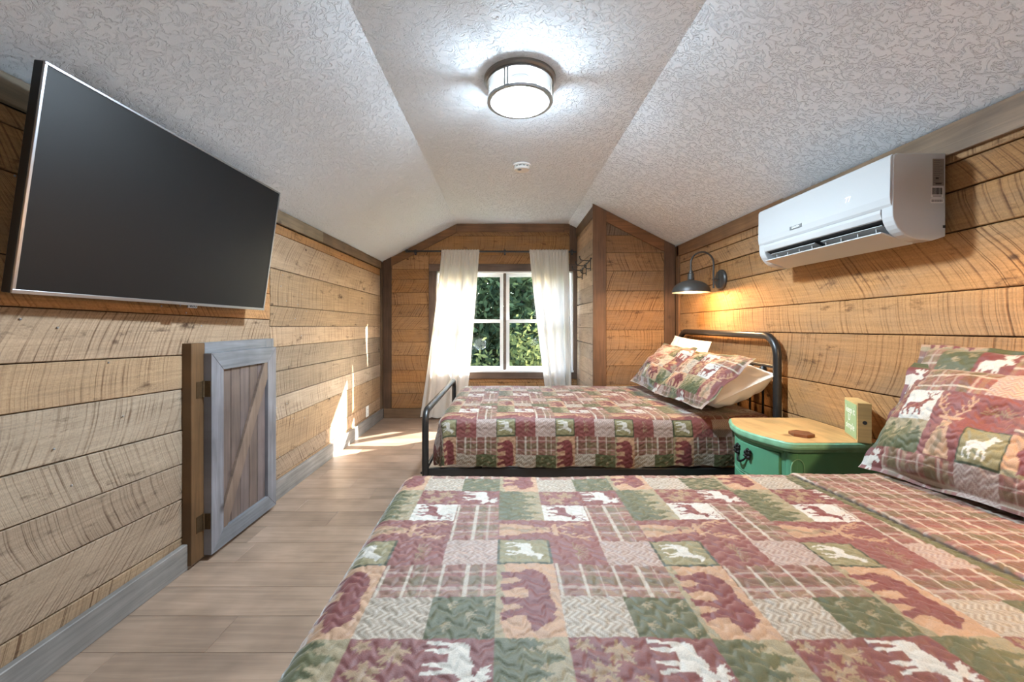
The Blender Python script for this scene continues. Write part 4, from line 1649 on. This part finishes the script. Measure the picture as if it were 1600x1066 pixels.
hb = MB().tube(arch(HX, 1.125, 0.13, 0.024), 0.024, 16).build('headboard', BLACK, bed, smooth=True, auto=50)
MB().tube([(HX, HY0, 0.932), (HX, HY1, 0.932)], 0.0125, 10).build('headboard_rail', BLACK, hb, smooth=True, auto=50)
MB().tube([(HX, HY0, 0.45), (HX, HY1, 0.45)], 0.0125, 10).build('headboard_rail', BLACK, hb, smooth=True, auto=50)
for i in range(9):
    yy = HY0 + (HY1 - HY0) * (i + 1) / 10
    T = Matrix.Translation((HX, yy, 0))
    MB().lathe([(0.007, 0.45), (0.007, 0.875), (0.012, 0.88), (0.022, 0.892), (0.024, 0.905), (0.02, 0.917), (0.011, 0.924), (0.011, 0.93)], T, 14).build('spindle', BLACK, hb, smooth=True, auto=60)
fbd = MB().tube(arch(FXX, 0.655, 0.075, 0.022), 0.021, 16).build('footboard', BLACK, bed, smooth=True, auto=50)
MB().tube([(FXX, HY0, 0.29), (FXX, HY1, 0.29)], 0.012, 10).build('footboard_rail', BLACK, fbd, smooth=True, auto=50)
for yy in (HY0 + 0.005, HY1 - 0.03):
    MB().box(FXX, HX, yy, yy + 0.025, 0.245, 0.30).build('side_rail', BLACK, bed, bevel=0.003)
for xx in (-0.2, 0.15, 0.5, 0.85, 1.2):
    MB().box(xx, xx + 0.05, HY0 + 0.03, HY1 - 0.03, 0.27, 0.285).build('slat', BLACK, bed)
MB().lathe([(0.0, 0.012), (0.006, 0.01), (0.008, 0.0)], Matrix.Translation((FXX - 0.02, HY0 - 0.0, 0.275)) @ Matrix.Rotation(-PI / 2, 4, 'Y'), 10).build('bolt', BLACK, bed, smooth=True)


def slab(name, x0, x1, y0, y1, z0, z1, mat, label, cat, bev=0.05):
    o = MB().box(x0, x1, y0, y1, z0, z1).build(name, mat, None, bevel=bev)
    o.modifiers['bevel'].segments = 4
    return tag(o, label, cat)


slab('mattress', FB['x0'] + 0.03, FB['x1'] - 0.01, FB['y0'] + 0.035, FB['y1'] - 0.03, 0.302, FB['z'] - 0.022, MATTM, 'mattress under the quilt on the far metal bed', 'mattress')
DU, DV = 0.1075, 0.123
# on the front drop the deer row starts 0.575 high
r0 = 0.07
u3 = FB['y0'] + r0 - (r0 * PI / 2 + (FB['z'] - 0.575 - r0)) if FB['z'] - 0.575 > r0 else FB['y0'] + r0 - 0.05
quilt('patchwork quilt of bears and deer on the far black metal bed', FB['x0'], FB['x1'], FB['y0'], FB['y1'], FB['z'], (0.27, 0.30, 0.285), 0.0052,
      u3 + 3 * 0.1075, -0.06, 0.1075, 0.123, 0.0036, rcorner=r0, seed=4, belly=0.022, hem=0.012)

# ================================================================= NEAR BED
NB = dict(x0=-0.372, x1=1.66, y0=0.16, y1=1.535, z=0.655)
slab('mattress', NB['x0'] + 0.03, NB['x1'] - 0.01, NB['y0'] + 0.03, NB['y1'] - 0.03, 0.30, NB['z'] - 0.024, MATTM, 'mattress under the quilt on the near bed', 'mattress')
nbed = empty('bed_frame', (0.6, 0.85, 0), 'dark low frame under the near bed', 'bed')
for yy in (0.2, 1.46):
    MB().box(-0.3, 1.68, yy, yy + 0.03, 0.24, 0.295).build('side_rail', BLACK, nbed, bevel=0.003)
for xx in (-0.3, 1.64):
    MB().box(xx, xx + 0.035, 0.23, 1.46, 0.245, 0.295).build('end_rail', BLACK, nbed, bevel=0.003)
    for yy in (0.2, 1.455):
        MB().tube([(xx + 0.018, yy + 0.016, 0.0), (xx + 0.018, yy + 0.016, 0.245)], 0.016, 10).build('leg', BLACK, nbed)
quilt('patchwork quilt of bears and deer on the near bed in the foreground', NB['x0'], NB['x1'], NB['y0'], NB['y1'], NB['z'], (0.30, 0.30, 0.05), 0.0031,
      1.36, -0.018, 0.1068, 0.125, 0.0038, fold_x=(1.02, 0.13), rcorner=0.055, seed=21, belly=0.02, hem=0.01)


# ================================================================= PILLOWS
def pillow(name, label, cat, origin, wdir, sdir, W, H, T, rgbf=None, mat=None, flange=0.0, step=0.005, seed=0, group=None, crumple=0.008, droop=0.0):
    """origin = middle of the lower edge, wdir along the width, sdir up the slope; the front faces wdir x sdir"""
    wd, sd_ = Vector(wdir).normalized(), Vector(sdir)
    sd_ = (sd_ - wd * wd.dot(sd_)).normalized()
    nd = wd.cross(sd_)
    nw, nh = int(W / step) + 1, int(H / step) + 1
    p = np.linspace(-1, 1, nw)[:, None]
    q = np.linspace(-1, 1, nh)[None, :]
    fw, fh = (W / 2 - flange) / (W / 2), (H / 2 - flange) / (H / 2)
    pp, qq = np.clip(np.abs(p) / fw, 0, 1), np.clip(np.abs(q) / fh, 0, 1)
    prof = (1 - pp ** 2.6) ** 0.62 * (1 - qq ** 2.6) ** 0.62
    # outline pulled in along the sides
    pull = 0.035
    x = p * W / 2 * (1 - pull * (1 - q * q) * np.abs(p) ** 3)
    y = (q * H / 2) * (1 - pull * (1 - p * p) * np.abs(q) ** 3) + H / 2
    nz = smooth_noise(x, y, 0.10, seed) * crumple + smooth_noise(x, y, 0.05, seed + 9) * crumple * 0.4
    edge = 1 - np.minimum(prof * 4, 1)
    flop = edge * (smooth_noise(x, y, 0.07, seed + 5) * 0.012 * (flange > 0))
    root = None
    parts = []
    for side in (1, -1):
        h = side * (prof * T / 2) + nz * np.minimum(prof * 3, 1) + flop + (0.0012 * side if side < 0 else 0)
        rgb = None
        if rgbf is not None:
            rgb = rgbf(x + 0 * y, y + 0 * x)
            if side > 0:
                h = h + stitch(x + 0 * y, y + 0 * x, 0.005) * np.minimum(prof * 3, 1)
        o = np.array(origin)
        P = o + (x + 0 * y)[..., None] * np.array(wd) + (y + 0 * x)[..., None] * np.array(sd_) + (h - droop * edge * (np.abs(q) > .8))[..., None] * np.array(nd)
        parts.append((P, rgb, side))
    P = np.concatenate([parts[0][0], parts[1][0][:, ::-1]], 1)
    rgb = None if rgbf is None else np.concatenate([parts[0][1], parts[1][1][:, ::-1]], 1)
    o = grid_obj(name, P, mat or QUILT, None, rgb)
    return tag(o, label, cat, group)


def sham_print(u0, v0, W, du=0.1075, dv=0.125):
    # x runs to the right of someone facing the print, y up
    return lambda x, y: print_color(u0 + (x + W / 2) / du, v0 + y / dv, du, dv)


# far bed: two white pillows against the headboard, two shams in front of them
pillow('pillow', 'white pillow propped against the headboard, nearest the nightstand', 'pillow', (1.27, 2.89, 0.705), (0.05, -1, 0), (0.90, 0.0, 0.40), 0.66, 0.44, 0.25,
       None, PILLOWM, 0.0, 0.008, 3, 'white pillows on the far bed', 0.012)
pillow('pillow', 'white pillow standing at the far end of the headboard', 'pillow', (1.49, 3.60, 0.69), (0.06, -1, -0.05), (0.28, 0.0, 0.95), 0.62, 0.40, 0.13,
       None, PILLOWM, 0.0, 0.008, 13, 'white pillows on the far bed', 0.010)
pillow('pillow_sham', 'patchwork pillow sham leaning on the white pillow beside the nightstand', 'pillow', (1.165, 2.86, 0.672), (0.10, -1, 0.0), (0.70, 0.06, 0.66), 0.66, 0.47, 0.13,
       sham_print(3.1, -0.6, 0.66), None, 0.03, 0.0045, 31, 'patchwork shams', 0.012)
pillow('pillow_sham', 'patchwork pillow sham at the closet side of the far bed', 'pillow', (1.14, 3.49, 0.672), (0.0, -1, 0.0), (0.66, 0.0, 0.72), 0.66, 0.47, 0.13,
       sham_print(0.9, -0.6, 0.66), None, 0.03, 0.0045, 47, 'patchwork shams', 0.012)
# near bed
pillow('pillow_sham', 'large patchwork pillow sham with stag head in the right foreground', 'pillow', (1.385, 1.215, 0.668), (0.2, -0.98, 0.0), (0.56, 0.14, 0.80), 0.70, 0.47, 0.17,
       sham_print(0.25, -0.75, 0.70, 0.105, 0.118), None, 0.018, 0.0035, 61, 'patchwork shams', 0.010)
pillow('pillow_sham', 'patchwork pillow sham tucked behind the large foreground sham', 'pillow', (1.52, 1.29, 0.712), (0.16, -0.98, 0.0), (0.40, 0.10, 0.90), 0.68, 0.45, 0.12,
       sham_print(4.0, -0.4, 0.68), None, 0.02, 0.006, 77, 'patchwork shams', 0.010)

# ================================================================= NIGHTSTAND
NX0, NX1, NY0, NY1, NZ = 1.257, 1.715, 1.849, 2.368, 0.668
ns = empty('nightstand', (1.48, 2.1, 0), 'green painted bow-front nightstand with wooden top between the beds', 'nightstand')


def bow(inset=0.0, bulge=0.075, n=22):
    y0, y1 = NY0 + inset, NY1 - inset
    pts = [(NX1 - inset * 0.0, y0), (NX1, y1)]
    pts += [(NX0 + inset + 0.03, y1), (NX0 + inset, y1 - 0.02)]
    for i in range(1, n):
        t = i / n
        yy = y1 - 0.03 - (y1 - y0 - 0.06) * t
        pts.append((NX0 + inset - bulge * math.sin(PI * t) ** 0.9, yy))
    pts += [(NX0 + inset, y0 + 0.02), (NX0 + inset + 0.03, y0)]
    return pts


loft('top_edge', bow(0.0), [(-0.016, 0.622), (-0.012, 0.63), (-0.002, 0.638), (0.0, 0.648), (-0.004, 0.656), (-0.004, 0.66), (-0.010, 0.666)], GREENW, ns, True, 40)
WTOP = stained_wood('oiled_table_top', rough=0.4, grain_scale=(3.0, 26.0), contrast=0.2, knots=True)
tb = bow(0.0)
ins = inset_poly(tb if poly_area(tb) > 0 else tb[::-1], 0.012)
top = board('table_top', [(yv, xv) for xv, yv in ins], lambda a, c, d: (c, a, d), 0.01, WTOP, ns, 0, 0.0008, C(204, 160, 104), front=NZ)
loft('body', bow(0.03), [(0, 0.10), (0, 0.624)], GREEN, ns, True, 30)


def bow_x(yy, inset=0.03, bulge=0.075):
    y0, y1 = NY0 + inset, NY1 - inset
    t = min(max((y1 - 0.03 - yy) / (y1 - y0 - 0.06), 0.0), 1.0)
    return NX0 + inset - bulge * math.sin(PI * t) ** 0.9


def bow_panel(name, y0, y1, z0, z1, d0, d1, mat, parent, n=18, bevel=0.003):
    V, F = [], []
    for i in range(n + 1):
        yy = y0 + (y1 - y0) * i / n
        xx = bow_x(yy)
        V += [(xx - d0, yy, z0), (xx - d0, yy, z1), (xx - d1, yy, z1), (xx - d1, yy, z0)]
    for i in range(n):
        for k in range(4):
            a, b_ = i * 4 + k, i * 4 + (k + 1) % 4
            F.append((a, a + 4, b_ + 4, b_))
    F += [(0, 1, 2, 3), (n * 4 + 3, n * 4 + 2, n * 4 + 1, n * 4)]
    o = obj(name, V, F, mat, parent, False)
    m = o.modifiers.new('bevel', 'BEVEL')
    m.width = bevel
    m.segments = 2
    m.limit_method = 'ANGLE'
    m.angle_limit = math.radians(50)
    return o


YA, YZ = NY0 + 0.075, NY1 - 0.075
bow_panel('apron', YA - 0.01, YZ + 0.01, 0.604, 0.622, 0.0, 0.008, GREEN, ns)
for (z0, z1) in ((0.455, 0.602), (0.285, 0.44), (0.12, 0.27)):
    dr = bow_panel('drawer', YA, YZ, z0, z1, 0.0, 0.012, GREEN, ns)
    bow_panel('bead_moulding', YA, YZ, z0 - 0.010, z0 - 0.003, 0.0, 0.010, GREENW, ns, bevel=0.002)
    # ornate bail handle
    zc, yc = (z0 + z1) / 2 + 0.015, (YA + YZ) / 2
    for s in (-1, 1):
        yy = yc + s * 0.045
        hx = bow_x(yy) - 0.012
        lf = MB()
        for k, (dy, dz, sz) in enumerate(((0, .017, .014), (.017, .004, .013), (-.016, .006, .012), (.009, -.016, .012), (-.011, -.016, .011), (0, 0, .014), (.022, -.013, .008), (-.019, .019, .008))):
            T = Matrix.Translation((hx - 0.002, yy + dy, zc + dz + 0.01)) @ Matrix.Rotation(-PI / 2, 4, 'Y')
            lf.lathe([(sz, 0.0), (sz * 0.9, 0.005), (sz * 0.45, 0.010), (0.0, 0.012)], T, 7)
        lf.build('handle_rosette', BRASSK, dr, smooth=False)
    pts = []
    for i in range(13):
        t = i / 12
        yy = yc - 0.042 + 0.084 * t
        pts.append((bow_x(yy) - 0.014 - 0.016 * math.sin(PI * t), yy, zc + 0.004 - 0.042 * math.sin(PI * t) ** 0.7))
    MB().tube(pts, [0.0035 + 0.0025 * math.sin(PI * i / 12) for i in range(13)], 8).build('handle_bail', BRASSK, dr, smooth=True)
# corner pilasters with an arched sunk panel
for (yy, s) in ((NY0 + 0.03, 1), (NY1 - 0.03, -1)):
    x0 = NX0 + 0.03
    pl = MB()
    pl.lathe([(0.0, 0.02), (0.024, 0.02), (0.024, 0.614), (0.0, 0.614)], Matrix.Translation((x0 + 0.02, yy + s * 0.02, 0)), 20)
    pl.build('corner_post', GREEN, ns, smooth=True, auto=40)
ap = [(1.318 + 0.03 * math.cos(t), NY0 + 0.028, 0.545 + 0.042 * math.sin(t)) for t in [PI * i / 14 for i in range(15)]]
ap = [(1.348, NY0 + 0.028, 0.2)] + ap + [(1.288, NY0 + 0.028, 0.2)]
MB().tube(ap, 0.0028, 6).build('arched_moulding', GREENW, ns, smooth=True)
for (xx, yy) in ((NX0 + 0.06, NY0 + 0.06), (NX0 + 0.06, NY1 - 0.06), (NX1 - 0.05, NY0 + 0.06), (NX1 - 0.05, NY1 - 0.06)):
    MB().tube([(xx, yy, 0.11), (xx - 0.008, yy, 0.06), (xx, yy, 0.0)], [0.028, 0.022, 0.014], 12).build('leg', GREEN, ns, smooth=True, auto=50)

# coaster
hexa = []
for k in range(6):
    a = PI / 3 * k + 0.35
    hexa.append((1.408 + 0.052 * math.cos(a), 1.98 + 0.052 * math.sin(a)))
cw = stained_wood('dark_walnut', rough=0.5, grain_scale=(8, 60), contrast=0.4, knots=False)
co = board('coaster', hexa, lambda a, c, d: (a, c, d), 0.014, cw, None, 0, 0.0015, C(126, 76, 46), front=NZ + 0.0145)
tag(co, 'dark brown hexagonal wooden coaster on the nightstand', 'coaster')

# sign block
sg = empty('block_sign', (1.63, 1.87, NZ), 'small pine block sign with sage green lettered face on the nightstand', 'sign')
P0, P1 = Vector((1.575, 1.862, 0)), Vector((1.648, 2.022, 0))
ud = (P0 - P1).normalized()          # reading direction, towards the camera
L = (P0 - P1).length
nd = Vector((-(P1 - P0).y, (P1 - P0).x, 0)).normalized()
if nd.x > 0:
    nd = -nd
pine = stained_wood('pale_pine', rough=0.6, grain_scale=(4, 50), contrast=0.2, knots=False)
z0, z1 = NZ + 0.0005, NZ + 0.176
sm = lambda a, c, d: tuple(P1 + ud * a + nd * d + Vector((0, 0, c)))
board('block', rect(0, L, z0, z1), sm, 0.05, pine, sg, 0, 0.001, C(206, 170, 112), front=0.0)
face = board('painted_face', rect(0.01, L - 0.01, z0 + 0.01, z1 - 0.01), sm, 0.003, SIGNG, sg, 0, 0.0005, front=0.002)
Mx = lambda a, c: frame_matrix(sm(a, c, 0.0025), ud, (0, 0, 1))
text_obj('lettering', 'keep it', 0.045, Mx(L / 2, z0 + 0.128), CHALK, face)
text_obj('lettering', 'U', 0.045, Mx(L * 0.42, z0 + 0.092), CHALK, face)
text_obj('lettering', 'simple', 0.045, Mx(L / 2, z0 + 0.055), CHALK, face)
q0 = P0 - nd * 0.026
T = Matrix.Translation((q0.x, q0.y, z0 + 0.09)) @ frame_matrix((0, 0, 0), nd, (0, 0, 1)).to_3x3().to_4x4()
kn = MB().lathe([(0.0085, -0.0002), (0.0085, 0.0006), (0.0, 0.0007)], T, 14)
kn.build('knot', INK, sg, smooth=False)
